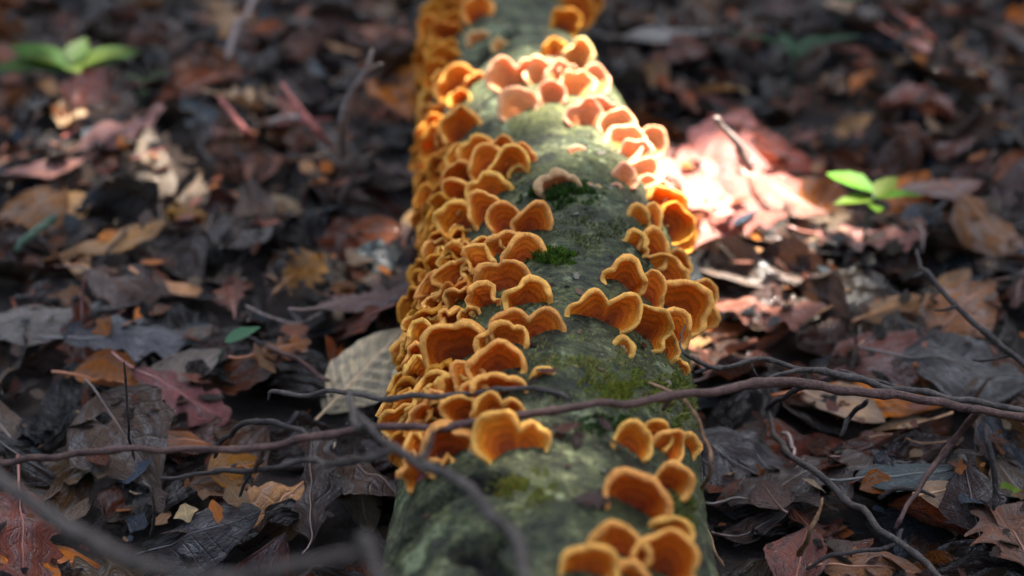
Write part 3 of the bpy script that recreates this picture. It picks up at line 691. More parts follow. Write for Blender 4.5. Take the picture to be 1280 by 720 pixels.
# ------------------------------------------------------------------ bracket fungi
FUNGI = []
def fan(P, W, H, ang, lean, a0, a1, wav, k, R, thick, phim, facing, notch=None):
    """one cap: a fan that leaves the log at P, curls towards its margin and has a rounded lip; returns verts, faces split cap / margin"""
    gdir = Vector((math.sin(ang), lean, math.cos(ang))).normalized()
    ref = Vector(facing).normalized()
    f = (ref - gdir * ref.dot(gdir)).normalized()
    s = f.cross(gdir).normalized()
    nt, npn = 13, 30 if notch is None else 48
    ph1, ph2, ph3 = (R.uniform(0, 2 * PI) for _ in range(3))
    prof = [(0.0, 0.0)]; rho = hh = 0.0
    for i in range(nt):
        t = (i + 0.5) / nt
        a = a0 + (a1 - a0) * t ** 1.7
        rho += math.cos(a) / nt; hh += math.sin(a) / nt; prof.append((rho, hh))
    rmax = max(p[0] for p in prof)
    sx = (W / 2) / (H * 1.0)
    grid = np.zeros((nt + 1, npn + 1, 3))
    for j in range(npn + 1):
        u = -1 + 2 * j / npn; phi = u * phim
        cl = 0.0 if notch is None else notch[1] * math.exp(-((phi - math.radians(notch[0])) / 0.24) ** 2)
        # distance from the attachment to an ellipse that nearly touches it: a rounded, narrow-based lobe
        A2, B2_, c0 = (W / 2) ** 2, (0.60 * H) ** 2, 0.40 * H
        cs, sn = math.cos(phi), math.sin(phi)
        qa, qb, qc = sn * sn / A2 + cs * cs / B2_, -2 * cs * c0 / B2_, c0 * c0 / B2_ - 1
        Rf = (-qb + math.sqrt(qb * qb - 4 * qa * qc)) / (2 * qa) / rmax
        Rf *= 1 + 0.09 * math.sin(2.3 * phi + ph1) + 0.045 * math.sin(6 * phi + ph2)
        Rf *= 1 - cl                                     # a cleft between two lobes
        d = gdir * cs + s * sn
        for i, (r0, h0) in enumerate(prof):
            t = i / nt
            wv = wav * H * t ** 1.6 * (math.sin(k * phi + ph3) + 0.4 * math.sin(2.3 * k * phi + ph1))
            wr = 1 + 0.35 * wav * t ** 2 * math.cos(k * phi + ph2)
            ue = min(1, abs(u) ** 3 + 1.1 * cl)
            q = d * (Rf * r0 * wr * (1 - 0.12 * ue)) + f * (h0 * min(H, W) * 0.80 * (1 - 0.72 * ue) + wv * (1 - 0.5 * ue))
            q += (gdir * math.cos(phi) + s * math.sin(phi)) * (0.022 * H * t ** 3 * math.sin(11 * phi + ph1)) + f * (0.03 * H * t ** 3 * math.sin(9 * phi + ph2))
            q += s * (0.35 * wav * H * t ** 2 * math.sin(1.7 * k * phi + ph2))
            q += f * (0.0012 * nz(q.x * 130 + ph1 * 9, q.y * 130, q.z * 130) * t) + gdir * (0.0010 * nz(q.x * 170, q.y * 170 + ph2 * 9, q.z * 170) * t)
            grid[i, j] = q
    di = np.gradient(grid, axis=0); dj = np.gradient(grid, axis=1)
    nrm = np.cross(dj, di); ln = np.linalg.norm(nrm, axis=2, keepdims=True); nrm = nrm / np.maximum(ln, 1e-9)
    fv = np.array(f)
    if np.mean(nrm[2:nt] @ fv) < 0: nrm = -nrm
    nrm[0] = nrm[1]
    V, ring, outer = [], [], []
    rows = []
    def push(row, rv, ov):
        rows.append(len(V) // (npn + 1)); V.extend(row.tolist()); ring.extend([rv] * (npn + 1)); outer.extend([ov] * (npn + 1))
    for i in range(nt + 1): push(grid[i], i / nt, 0.0)
    tv = np.array([[(1 - 0.45 * abs(-1 + 2 * j / npn) ** 4) * (0.72 + 0.62 * (0.5 + nz(ph1 * 7 + j * 0.35, ph2, 3.3)))] for j in range(npn + 1)])
    th = lambda t: thick * (0.40 + 1.0 * t ** 1.5) * (tv * t + (1 - t))
    tang = di[nt] / np.maximum(np.linalg.norm(di[nt], axis=1, keepdims=True), 1e-9)
    ctr = grid[nt] - nrm[nt] * th(1) / 2
    for a in (30, 60, 90, 120, 150):
        ra = math.radians(a)
        push(ctr + (nrm[nt] * math.cos(ra) + tang * math.sin(ra)) * th(1) / 2, 1.0, a / 180.0)
    for i in range(nt, -1, -1): push(grid[i] - nrm[i] * th(i / nt), i / nt, 1.0)
    nr = len(V) // (npn + 1)
    cap, mar = [], []
    cut0, cut1 = nt - 3, nt + 1 + 5 + 2
    for i in range(nr - 1):
        for j in range(npn):
            a = i * (npn + 1) + j
            q = (a, a + npn + 1, a + npn + 2, a + 1)
            (mar if cut0 <= i < cut1 else cap).append(q)
    for j in (0, npn):                                   # close the two ends
        for i in range(nr // 2):
            i2 = nr - 1 - i
            if i2 - 1 <= i + 1 - 1: break
            a, b, c, d2 = i * (npn + 1) + j, (i + 1) * (npn + 1) + j, (i2 - 1) * (npn + 1) + j, i2 * (npn + 1) + j
            q = (a, b, c, d2) if j else (d2, c, b, a)
            if i + 1 < i2 - 1: (mar if i >= cut0 else cap).append(q)
            elif i + 1 == i2 - 1: mar.append((a, b, d2) if j else (d2, b, a))
    V = np.array(V) + np.array([P.x, P.y, P.z])
    return V, cap, mar, np.array(ring), np.array(outer)
def sub_mesh(name, V, F, ring, outer, normals, origin):
    used = sorted({k for q in F for k in q}); mp = {k: i for i, k in enumerate(used)}
    me = new_mesh(name, (V[used] - origin).tolist(), [tuple(mp[k] for k in q) for q in F])
    float_attr(me, 'ring', ring[used]); float_attr(me, 'outer', outer[used])
    me.normals_split_custom_set_from_vertices(normals[used].tolist())
    return me
def vert_normals(V, F):
    N = np.zeros_like(V)
    for q in F:
        a, b, c = V[q[0]], V[q[1]], V[q[2]]
        n = np.cross(b - a, c - a) if len(q) == 3 else np.cross(c - a, V[q[3]] - b)
        for k in q: N[k] += n
    return N / np.maximum(np.linalg.norm(N, axis=1, keepdims=True), 1e-12)
def bracket(lobes, R, mat=M_FUN, label=None, look='cupped'):
    """lobes: list of (P, W, H, ang deg, options)"""
    P0 = lobes[0][0]
    root = empty('bracket_fungus', P0)
    o = np.array([P0.x, P0.y, P0.z])
    pc = []
    ag = R.random() ** 2.2
    tone = (1.06 - 0.20 * ag, 1.10 - 0.32 * ag + R.uniform(-.10, .08), 1.0 - 0.2 * ag, 1)
    for (P, W, H, ang, op) in lobes:
        wav = op.get('wav', R.uniform(0.03, 0.13)); k = op.get('k', R.uniform(3, 6.5))
        V, cap, mar, ring, outer = fan(P, W, H, math.radians(ang), op.get('lean', R.uniform(0.30, 0.70)), math.radians(op.get('a0', R.uniform(-30, -12))),
                                       math.radians(op.get('a1', R.uniform(72, 105)) + 10), wav, k, R, op.get('thick', R.uniform(0.0012, 0.0021)), math.radians(op.get('phim', R.uniform(112, 132))),
                                       op.get('facing', (R.uniform(-.12, .12), -1, R.uniform(0.05, 0.3))), op.get('notch'))
        N = vert_normals(V, cap + mar)
        c = link('cap', sub_mesh('cap', V, cap, ring, outer, N, o), mat, root)
        mg = link('margin', sub_mesh('margin', V, mar, ring, outer, N, o), mat, c)
        c.color = mg.color = tone
        pc.append(V.mean(axis=0))
    px, py, dep = to_px(np.mean(pc, axis=0))
    FUNGI.append([root, px, py, max(l[1] for l in lobes), look, label, mat.name])
    return root
FR = random.Random(5)
def base_at(px, py, sink=0.003):
    p = log_hit(px, py)
    c = Vector((log_x(p.y), p.y, AXZ)); n = (p - c).normalized()
    return p - n * sink
def px_m(p): return to_px(p)[2] / FPX
def B(bx, by, w, h, ang=0, label=None, mat=M_FUN, look='cupped', **op):
    """bracket whose base is seen at (bx, by), w and h pixels large"""
    P = base_at(bx, by); m = px_m(P)
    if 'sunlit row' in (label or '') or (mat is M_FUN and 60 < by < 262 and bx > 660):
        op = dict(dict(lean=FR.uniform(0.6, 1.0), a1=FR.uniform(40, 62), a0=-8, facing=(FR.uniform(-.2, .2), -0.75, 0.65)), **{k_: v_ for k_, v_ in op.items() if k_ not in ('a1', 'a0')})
        mat = M_FUN_SUNLIT if mat is M_FUN else mat  # brackets standing in the sun take the paler copy
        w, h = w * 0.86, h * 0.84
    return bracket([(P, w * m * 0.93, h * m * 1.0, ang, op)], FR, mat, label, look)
FRILL = dict(wav=0.24, k=6.0, phim=125, a1=80, thick=0.0017)

# --- left flank and crest, from the near end backwards
B(641, 567, 98, 58, -6, 'large two-lobed orange bracket in front of the purple stick on the log', look='two-lobed', notch=(-16, .42), a1=72, a0=-20, phim=126, wav=.03)
B(624, 524, 66, 38, -6, 'two-lobed orange bracket peeking out right behind the big one at the purple stick', look='two-lobed', notch=(-12, .38), a1=85, phim=122, wav=.03)
B(622, 498, 70, 36, 0, 'wide orange bracket above the two-lobed pair, just above the purple stick', a1=95)
B(618, 470, 68, 46, -4, 'dark-hearted cupped orange bracket fifth up from the purple stick on the crest', a1=100)
B(592, 488, 34, 42, -30, 'narrow folded orange bracket left of the dark-hearted one', a1=60)
B(578, 494, 40, 34, -35, None)
B(584, 528, 46, 40, -18, 'orange bracket with a pinched lip between the two twigs on the left flank', look='folded', wav=.16, k=4)
B(596, 510, 40, 36, -12, None)
B(556, 580, 66, 54, -14, 'large red-hearted hooded bracket crossed by the purple stick', a1=115, a0=-10)
B(640, 428, 48, 44, -30, 'left half-hidden orange bracket behind the pair with grey bases', a1=70) if False else None
B(656, 426, 90, 52, -4, 'two-lobed bright orange bracket with pale rim reaching furthest onto the bare crest at mid log', look='two-lobed', notch=(-10, .40), a1=76, phim=122, wav=.03)
B(628, 434, 58, 36, -14, 'orange bracket with a dark notch just below the pale-rimmed pair', a1=95)
B(572, 456, 86, 62, -12, 'largest hooded bracket on the left flank with a deep dark hollow', a1=112, a0=-8, wav=.10, k=5)
B(652, 384, 52, 40, 14, 'bright layered bracket with curled lips on the crest below the moss tuft', a1=90, wav=.12, k=5)
B(630, 366, 66, 46, -14, None, a1=85, wav=.10, k=6)
B(610, 384, 34, 34, -30, None, look='frilly', **FRILL)
B(652, 330, 50, 36, 4, 'smooth oval orange bracket touching the moss tuft on the crest', a1=85)
B(630, 316, 46, 30, -8, 'flat orange bracket just behind the oval one by the moss tuft', a1=70)
B(612, 322, 44, 30, -22, None)
B(604, 345, 40, 42, -40, None, look='frilly', **FRILL)
B(656, 292, 46, 44, 16, 'rounded orange bracket on the crest behind the oval one', a1=75)
B(634, 290, 40, 38, -16, None)
B(610, 278, 40, 44, -14, 'tall knob-like orange bracket left of the rounded one on the crest', a1=85)
B(612, 250, 54, 32, -16, None)
B(630, 226, 50, 44, 10, None)
B(642, 214, 34, 36, 22, 'topmost of the packed pale orange brackets on the crest at mid log', a1=80)
B(640, 220, 18, 16, 40, None)
B(610, 222, 50, 40, -14, None)
B(600, 206, 56, 34, -12, None)
B(620, 198, 40, 30, 4, None)
B(586, 210, 46, 34, -34, None)
B(572, 180, 44, 50, -8, 'upright lobed bracket at the far end of the packed row on the left', look='lobed', wav=.14, k=4)
B(584, 232, 46, 40, -40, None)
B(586, 262, 40, 44, -42, None)
B(580, 290, 46, 46, -46, None)
# frilly outer rows along the left flank
outer = [(560, 200), (548, 222), (562, 236), (552, 252), (568, 262), (560, 282), (572, 296), (560, 312), (576, 326), (560, 336), (580, 346), (556, 356), (574, 368),
         (556, 378), (572, 392), (548, 398), (544, 424), (536, 446), (556, 470), (532, 470), (548, 486), (520, 486), (536, 506), (556, 508), (516, 508), (528, 528), (512, 528),
         (520, 552), (536, 560), (530, 584), (540, 176), (550, 160), (530, 196)]
for i, (x, y) in enumerate(outer):
    och = M_FUN_OCHRE if (y < 300 or i % 3 == 0) else M_FUN
    op = dict(wav=FR.uniform(0.16, 0.30), k=FR.uniform(4.5, 7.5), phim=FR.uniform(110, 140), a1=FR.uniform(60, 110), thick=0.0015, lean=FR.uniform(0.0, 0.5))
    s = 0.82 + 0.25 * (y / 600)
    B(x, y + 10, FR.uniform(38, 54) * s, FR.uniform(28, 42) * s, FR.uniform(-80, -35), None, och, 'frilly', **op)
for i, (x, y) in enumerate(outer):
    op = dict(wav=FR.uniform(0.2, 0.36), k=FR.uniform(4.5, 8), phim=FR.uniform(110, 140), a1=FR.uniform(50, 110), thick=0.0014, lean=FR.uniform(0.0, 0.5))
    B(x + FR.uniform(-10, 22), y + FR.uniform(-8, 14), FR.uniform(24, 36), FR.uniform(18, 28), FR.uniform(-85, -15), None, M_FUN_OCHRE if y < 300 and i % 2 else M_FUN, 'ruffled', **op)
# low fringe hanging down the flank of the log
for i in range(26):
    row = 170 + i * 15.5
    y = at_z(560, row, AXZ).y
    th = math.radians(FR.uniform(-100, -66))
    P = log_point(y, th, -0.003); m = px_m(P)
    op = dict(wav=FR.uniform(0.18, 0.3), k=FR.uniform(4.5, 7), phim=FR.uniform(105, 135), a1=FR.uniform(50, 100), thick=0.0018, lean=FR.uniform(0.0, 0.4))
    bracket([(P, FR.uniform(36, 52) * m, FR.uniform(24, 36) * m, FR.uniform(-105, -62), op)], FR, M_FUN_OCHRE if i < 17 or i % 3 == 0 else M_FUN, None, 'low frilly')
for i in range(46):
    row = 165 + i * 8.6 + FR.uniform(-5, 5)
    y = at_z(560, row, AXZ).y
    P = log_point(y, math.radians(FR.uniform(-92, -42)), -0.002); m = px_m(P)
    op = dict(wav=FR.uniform(0.22, 0.4), k=FR.uniform(5, 9), phim=FR.uniform(110, 140), a1=FR.uniform(50, 100), thick=0.0012, lean=FR.uniform(0.0, 0.6))
    bracket([(P, FR.uniform(20, 32) * m, FR.uniform(17, 26) * m, FR.uniform(-100, -35), op)], FR, M_FUN_OCHRE if FR.random() < .45 else M_FUN, None, 'crinkled')
# far left column
B(568, 122, 62, 36, 6, 'glowing orange arched bracket on the far left shoulder of the log', a1=80)
B(584, 112, 26, 26, 50, None)
B(516, 146, 32, 34, -20, 'rounded pale orange bracket at the far left edge of the log', a1=70)
B(518, 166, 32, 34, -28, 'rounded orange bracket just below the one at the far left edge', a1=75)
for i, (x, y) in enumerate([(560, 22), (550, 40), (562, 46), (545, 58), (558, 66), (540, 76), (556, 84), (538, 96), (552, 100), (572, 10), (556, 4), (545, 24), (530, 104), (568, 30)]):
    B(x, y + 8, FR.uniform(30, 44), FR.uniform(24, 34), FR.uniform(-60, -10), None, M_FUN_OCHRE, 'frilly', wav=.18, k=5, phim=120, a1=85)
B(594, 26, 34, 32, 0, 'lone orange bracket at the top edge, left of the log centre', a1=80)
B(596, 54, 26, 16, 0, 'pale button bracket alone on the bare far bark', M_FUN_PALE, a1=70)
B(624, 60, 22, 16, 0, 'small pinkish button bracket behind the sunlit row', M_FUN_PALE, a1=70)
# --- the sunlit row across the far crest and down the right shoulder
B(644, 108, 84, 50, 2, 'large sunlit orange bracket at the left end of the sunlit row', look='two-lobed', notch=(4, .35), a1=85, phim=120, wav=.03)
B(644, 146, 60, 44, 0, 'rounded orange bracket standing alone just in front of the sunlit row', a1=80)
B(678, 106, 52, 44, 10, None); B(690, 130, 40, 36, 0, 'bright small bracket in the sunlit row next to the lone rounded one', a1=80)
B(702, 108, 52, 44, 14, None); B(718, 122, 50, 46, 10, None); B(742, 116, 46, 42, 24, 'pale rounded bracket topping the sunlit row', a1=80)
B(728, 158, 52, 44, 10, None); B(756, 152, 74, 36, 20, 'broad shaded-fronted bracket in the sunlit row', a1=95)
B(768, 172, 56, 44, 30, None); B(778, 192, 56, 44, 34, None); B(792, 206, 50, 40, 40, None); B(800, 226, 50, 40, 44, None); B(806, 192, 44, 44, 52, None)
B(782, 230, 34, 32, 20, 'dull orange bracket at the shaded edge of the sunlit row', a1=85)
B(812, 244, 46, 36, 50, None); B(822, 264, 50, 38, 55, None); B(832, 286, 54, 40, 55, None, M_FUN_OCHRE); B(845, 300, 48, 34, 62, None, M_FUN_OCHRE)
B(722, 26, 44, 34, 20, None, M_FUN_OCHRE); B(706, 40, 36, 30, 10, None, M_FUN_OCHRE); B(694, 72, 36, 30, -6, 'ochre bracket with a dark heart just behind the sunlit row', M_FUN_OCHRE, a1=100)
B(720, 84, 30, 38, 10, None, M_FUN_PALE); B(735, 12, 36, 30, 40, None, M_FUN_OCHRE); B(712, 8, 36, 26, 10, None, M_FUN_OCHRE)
B(724, 190, 24, 15, 0, 'tiny orange bud on pale bark in front of the sunlit row', a1=70)
B(698, 240, 42, 25, 0, 'cream arched bracket over a dark mossy hollow on the crest', M_FUN_PALE, a1=100, a0=-5, thick=0.0030, wav=.03)
for (x, y, w) in [(772, 232, 16), (736, 228, 12), (748, 231, 9), (759, 233, 11), (647, 236, 10), (781, 434, 10), (720, 455, 8)]:
    B(x, y + 3, w * .75, w * 0.65, 0, None, M_FUN_PALE if w < 11 else M_FUN, 'pinhead', a1=60, thick=.0012)
# --- right flank clump at mid log
B(802, 284, 26, 30, 6, 'left of two finger-like brackets above the right clump', a1=70); B(818, 282, 20, 28, 10, 'right of two finger-like brackets above the right clump', a1=70)
B(800, 316, 26, 28, -4, 'small round bracket at the upper left of the right clump', a1=80); B(816, 330, 36, 40, 8, 'thumb-shaped bracket at the top of the right clump', a1=85)
B(846, 338, 30, 28, 30, 'pale-tipped bracket hanging off the right shoulder above the clump', a1=80)
B(786, 364, 52, 40, -12, 'broad cupped bracket at the upper left of the right clump', a1=95)
B(812, 380, 34, 46, 22, 'tall narrow bracket folded edge-on in the right clump', a1=80, wav=.08)
B(832, 356, 62, 40, 8, 'half-hidden arched bracket behind the biggest one of the right clump', a1=90)
B(846, 408, 74, 60, 12, 'biggest bracket of the right clump with a wide brown hollow', a1=92, wav=.08, k=5)
B(852, 400, 66, 64, 46, 'rippled outer bracket at the right tip of the right clump', look='rippled', wav=.16, k=6, a1=85)
B(754, 404, 92, 50, 4, 'two-lobed bracket with grey base nearest the crest in the right clump', look='two-lobed', notch=(-10, .42), a1=82, phim=124, wav=.03)
B(804, 424, 54, 54, 22, 'fluted bracket at the middle front of the right clump', look='fluted', wav=.13, k=5, a1=85)
B(834, 430, 42, 44, 30, 'pale-edged bracket at the lower right of the right clump', wav=.10, a1=80)
B(781, 438, 22, 20, 0, 'small bud below the two-lobed bracket of the right clump', a1=75)
B(846, 456, 20, 24, 110, 'little drooping bracket under the right clump', a1=60)
B(828, 440, 34, 30, 60, None)
# --- right flank, near end
B(788, 568, 46, 46, 22, 'leftmost bracket of the small group below the purple stick on the right', a1=80)
B(816, 556, 36, 38, 28, 'middle bracket of the small group below the purple stick', a1=80); B(830, 572, 36, 42, 32, 'right bracket of the small group under a thin tan stem', a1=85)
B(832, 614, 42, 46, 34, 'kidney-shaped bracket below the small group on the right flank', a1=75)
B(862, 566, 24, 24, 40, 'lone little bracket on the right edge of the log', a1=70)
B(796, 640, 80, 60, 6, 'large rusty bracket with white under-edge at the near right', a1=95)
B(782, 704, 66, 52, -4, 'cupped bracket behind the nearest pair at the bottom right', a1=90)
B(738, 722, 66, 50, -4, 'leftmost of the nearest brackets cut by the bottom edge', a1=88)
B(832, 724, 80, 66, 10, 'biggest of the nearest brackets at the bottom edge', a1=92, wav=.08)
B(842, 680, 48, 36, 16, 'red-orange bracket behind the biggest nearest one', a1=85)
B(790, 728, 40, 28, 0, 'small bracket between the nearest ones at the bottom edge', a1=85)
B(676, 470, 16, 14, 10, 'tiny orange bud alone on the mossy crest above the twigs', a1=70)

# ------------------------------------------------------------------ twigs
def catmull(P, R, n=6):
    out, rad = [], []
    Q = [P[0] * 2 - P[1]] + P + [P[-1] * 2 - P[-2]]
    for i in range(1, len(Q) - 2):
        for k in range(n):
            t = k / n
            a, b, c, d = Q[i - 1], Q[i], Q[i + 1], Q[i + 2]
            out.append(0.5 * ((2 * b) + (c - a) * t + (2 * a - 5 * b + 4 * c - d) * t * t + (3 * b - a - 3 * c + d) * t ** 3))
            rad.append(R[i - 1] * (1 - t) + R[i] * t)
    out.append(P[-1]); rad.append(R[-1])
    return out, rad
def twig_pts(pts):
    """(px, py, z): z a height in metres, 'g' + offset on the litter, or 'l' + offset on the log"""
    out = []
    for q in pts:
        px, py, z = q[0], q[1], q[2]
        if isinstance(z, str):
            off = float(z[1:]) if len(z) > 1 else 0.003
            if z[0] == 'l':
                p = log_hit(px, py); n = (p - Vector((log_x(p.y), p.y, AXZ))).normalized(); p = p + n * off
            else: p = ground_pt(px, py, off)
        else: p = at_z(px, py, z)
        out.append(p)
    return out
def twig_mesh(name, pts, widths, R, wob=0.0013, sides=9):
    P = twig_pts(pts)
    if len(widths) == 2: widths = [widths[0] + (widths[1] - widths[0]) * i / (len(P) - 1) for i in range(len(P))]
    rad = [w * px_m(p) / 2 for w, p in zip(widths, P)]
    pts2, rad2 = catmull(P, rad, 7)
    o = R.uniform(0, 90)
    for i, p in enumerate(pts2):
        k = min(1.0, i / 4, (len(pts2) - 1 - i) / 4)
        pts2[i] = p + Vector((nz(p.x * 60 + o, p.y * 60, 1), nz(p.x * 60 + o, p.y * 60, 5), nz(p.x * 60 + o, p.y * 60, 9))) * wob * k * 2
        rad2[i] *= 1 + 0.16 * nz(p.x * 110 + o, p.y * 110, p.z * 110) + (0.32 if (i + int(o)) % 13 == 0 else 0)
    rad2[0] *= 0.7; rad2[-1] *= 0.6
    return tube(pts2, rad2, sides)
TR = random.Random(3)
def twig(name, label, cat, mat, parts, group=None):
    """parts: list of (part name, points, widths); the first is the main stem"""
    root = None
    for i, (pn, pts, w) in enumerate(parts):
        V, F = twig_mesh(pn, pts, w, TR)
        if root is None:
            root = tag(empty(name, V[0]), label, cat, group); o = root.location.copy()
        link(pn, new_mesh(pn, [v - o for v in V], F), mat, root)
    return root
twig('purple_stick', 'long purple-brown stick lying right across the log', 'stick', M_TW_PURPLE, [
    ('stem', [(-60, 586, .085), (0, 578, .09), (90, 567, .098), (180, 561, .104), (270, 563, .108), (330, 561, .112), (390, 545, .118), (470, 535, .124), (560, 531, .130), (640, 524, .134), (690, 515, .136),
              (760, 502, .136), (840, 496, .128), (900, 487, .118), (960, 478, .108), (1040, 483, .098), (1150, 500, .088), (1240, 516, .08), (1340, 530, .07)], [8, 8, 9, 8, 9, 9, 10, 10, 10, 10, 10, 10, 11, 12, 13, 12, 11, 10, 10]),
    ('spur', [(330, 561, .11), (322, 580, .10), (318, 592, .09)], [7, 4]), ('spur', [(835, 497, .128), (832, 506, .124), (828, 513, .12)], [8, 4]),
    ('spur', [(1225, 512, .08), (1200, 545, .06), (1165, 585, .045), (1130, 640, .04), (1118, 662, .035)], [10, 5])])
twig('grey_twig', 'thin pale grey twig crossing the left fungi above the purple stick', 'twig', M_TW_GREY, [
    ('stem', [(335, 500, .10), (348, 493, .104), (400, 491, .110), (480, 497, .122), (560, 494, .130), (620, 488, .135), (660, 486, .134), (690, 489, .134), (712, 499, .135)], [3, 6, 6, 7, 7, 7, 7, 7, 6])])
twig('branching_twig', 'dark forked twig lying above the purple stick on the right of the log', 'twig', M_TW_GREY, [
    ('stem', [(832, 420, 'l0.012'), (850, 436, .125), (872, 452, .115), (900, 459, .108), (935, 454, .104), (965, 453, .10), (1000, 462, .096), (1040, 466, .092), (1070, 474, .09), (1110, 488, .086), (1135, 489, .084), (1200, 498, .078), (1300, 517, .07)],
     [2, 3, 5, 6, 6, 6, 7, 9, 10, 8, 8, 8, 8]),
    ('side_twig', [(868, 466, .108), (882, 460, .108), (905, 458, .106)], [4, 5]), ('side_twig', [(955, 478, .098), (975, 466, .098), (1005, 463, .096)], [4, 6]),
    ('side_twig', [(1050, 463, .092), (1090, 474, .088), (1130, 488, .084)], [5, 5]), ('side_twig', [(940, 456, .10), (948, 468, .095), (952, 476, .09)], [3, 2])])
twig('bare_twig', 'thin dark bare twig slanting down to the right edge', 'twig', M_TW_DARK, [
    ('stem', [(1146, 312, .085), (1150, 330, .085), (1156, 341, .085), (1190, 378, .08), (1235, 415, .075), (1262, 440, .072), (1310, 480, .066)], [4, 5, 6, 7, 8, 8, 9]),
    ('side_twig', [(1156, 341, .085), (1148, 346, .083), (1144, 348, .08)], [5, 4]), ('side_twig', [(1196, 383, .08), (1182, 387, .078), (1168, 388, .074)], [5, 3]),
    ('side_twig', [(1268, 443, .072), (1240, 449, .066), (1215, 450, .06)], [5, 3])])
twig('curved_branch', 'blurred grey branch curving down over the near end of the log', 'branch', M_TW_GREY, [
    ('stem', [(436, 490, .165), (452, 528, .165), (478, 555, .165), (530, 580, .168), (575, 603, .170), (610, 637, .172), (635, 672, .174), (652, 712, .176), (662, 770, .176)], [7, 9, 11, 13, 15, 15, 15, 14, 14]),
    ('side_twig', [(490, 562, .166), (466, 571, .160), (440, 576, .152), (410, 582, .142), (384, 574, .132)], [11, 6]), ('side_twig', [(524, 576, .168), (532, 556, .172), (542, 534, .176)], [10, 5]),
    ('bud', [(440, 508, .166), (447, 525, .167), (452, 536, .166)], [6, 15])])
twig('near_branch', 'thick out-of-focus branch across the bottom left corner', 'branch', M_TW_GREY, [
    ('stem', [(-80, 545, .21), (0, 594, .21), (60, 640, .212), (120, 676, .214), (180, 704, .216), (250, 716, .217), (330, 712, .218), (400, 702, .219), (452, 696, .22)], [18, 19, 20, 20, 18, 16, 16, 16, 14]),
    ('stub', [(452, 672, .222), (466, 698, .222), (490, 740, .222)], [24, 16])])
twig('arched_twig', 'thin dark twig arching up out of the litter behind the purple stick', 'twig', M_TW_DARK, [
    ('stem', [(268, 572, .05), (278, 550, .075), (300, 532, .095), (335, 526, .105), (368, 534, .11), (384, 543, .112)], [5, 6, 7, 8, 7, 6])])
twig('low_twig', 'grey crooked twig under the purple stick left of the log', 'twig', M_TW_DARK, [
    ('stem', [(200, 597, .07), (262, 592, .08), (318, 588, .088), (372, 578, .095), (430, 578, .10), (472, 568, .11)], [4, 6, 7, 6, 6, 5]),
    ('side_twig', [(300, 620, .07), (316, 595, .085), (330, 575, .095)], [4, 4])])
twig('pale_twig', 'pale forked twig standing up behind the left litter', 'twig', M_TW_PALE, [
    ('stem', [(427, 196, 'g0.01'), (430, 160, .075), (437, 125, .10), (452, 95, .12), (466, 62, .14)], [12, 12, 10, 8, 5]), ('side_twig', [(452, 95, .12), (466, 84, .125), (478, 80, .13)], [5, 3])])
twig('pale_twig', 'slim pale twig rising at the top edge left of the log', 'twig', M_TW_PALE, [('stem', [(285, 75, 'g0.01'), (292, 42, .05), (306, 20, .06), (322, -8, .07)], [9, 8, 7, 6])])
twig('red_stem', 'red leaf stem slanting behind the litter, nearer the log', 'stem', M_TW_RED, [('stem', [(352, 104, .065), (372, 134, .06), (394, 162, .05), (414, 184, 'g0.006')], [5, 8, 9, 7])])
twig('red_stem', 'red leaf stem slanting behind the litter, further left of the log', 'stem', M_TW_RED, [('stem', [(274, 122, .06), (292, 146, .055), (310, 166, .05), (318, 178, 'g0.006')], [6, 7, 8, 6])])
twig('pale_twig', 'short pale twig lying between the two red stems', 'twig', M_TW_PALE, [('stem', [(338, 154, 'g0.01'), (356, 148, 'g0.014'), (378, 146, 'g0.012')], [8, 9])])
twig('green_stem', 'short blue-green stem lying by the left edge', 'stem', M_TW_GREEN, [('stem', [(20, 314, 'g0.012'), (42, 292, 'g0.016'), (70, 270, 'g0.014')], [9, 10])])
twig('slanting_twig', 'blurred brown twig lying under the small rust leaf scrap left of the log', 'twig', M_TW_PURPLE, [('stem', [(335, 432, 'g0.012'), (360, 444, 'g0.014'), (390, 462, 'g0.016'), (412, 476, 'g0.018')], [6, 7, 7, 6])])
twig('diagonal_twig', 'dark grey twig slanting down across the leaves at lower right', 'twig', M_TW_GREY, [
    ('stem', [(964, 532, 'g0.012'), (976, 556, 'g0.015'), (1004, 582, 'g0.016'), (1050, 618, 'g0.018'), (1100, 658, 'g0.018'), (1145, 694, 'g0.02'), (1180, 730, 'g0.02')], [6, 8, 9, 9, 9, 9, 9]),
    ('side_twig', [(958, 510, 'g0.012'), (963, 522, 'g0.012'), (968, 545, 'g0.013')], [4, 7])])
twig('dark_twig', 'short black upright twig near the right edge below the purple stick', 'twig', M_TW_DARK, [('stem', [(1232, 530, .075), (1237, 560, .07), (1243, 600, .055), (1242, 638, 'g0.004')], [7, 7, 8, 6]), ('side_twig', [(1243, 605, .055), (1252, 614, .052), (1256, 624, .05)], [4, 3])])
twig('dark_twig', 'thin black twig along the bottom right litter', 'twig', M_TW_DARK, [('stem', [(1008, 712, 'g0.006'), (1040, 694, 'g0.01'), (1080, 688, 'g0.012'), (1110, 684, 'g0.012'), (1128, 662, 'g0.014')], [5, 6])])
twig('dark_twig', 'short black twig poking out under the purple stick right of the log', 'twig', M_TW_DARK, [('stem', [(958, 512, 'g0.012'), (975, 498, .07), (1000, 488, .085), (1020, 484, .09)], [6, 7])])
twig('dark_twig', 'short dark twig crossing the cream and tan curled leaf', 'twig', M_TW_DARK, [('stem', [(1050, 545, 'g0.016'), (1068, 520, 'g0.022'), (1084, 500, .07)], [6, 7])])
twig('leaf_stalk', 'thin glowing orange stalk upright at the bottom right', 'stalk', M_TW_TAN, [('stem', [(998, 694, 'g0.008'), (1010, 668, .055), (1020, 645, .065), (1028, 622, .072)], [8, 6, 5, 4])])
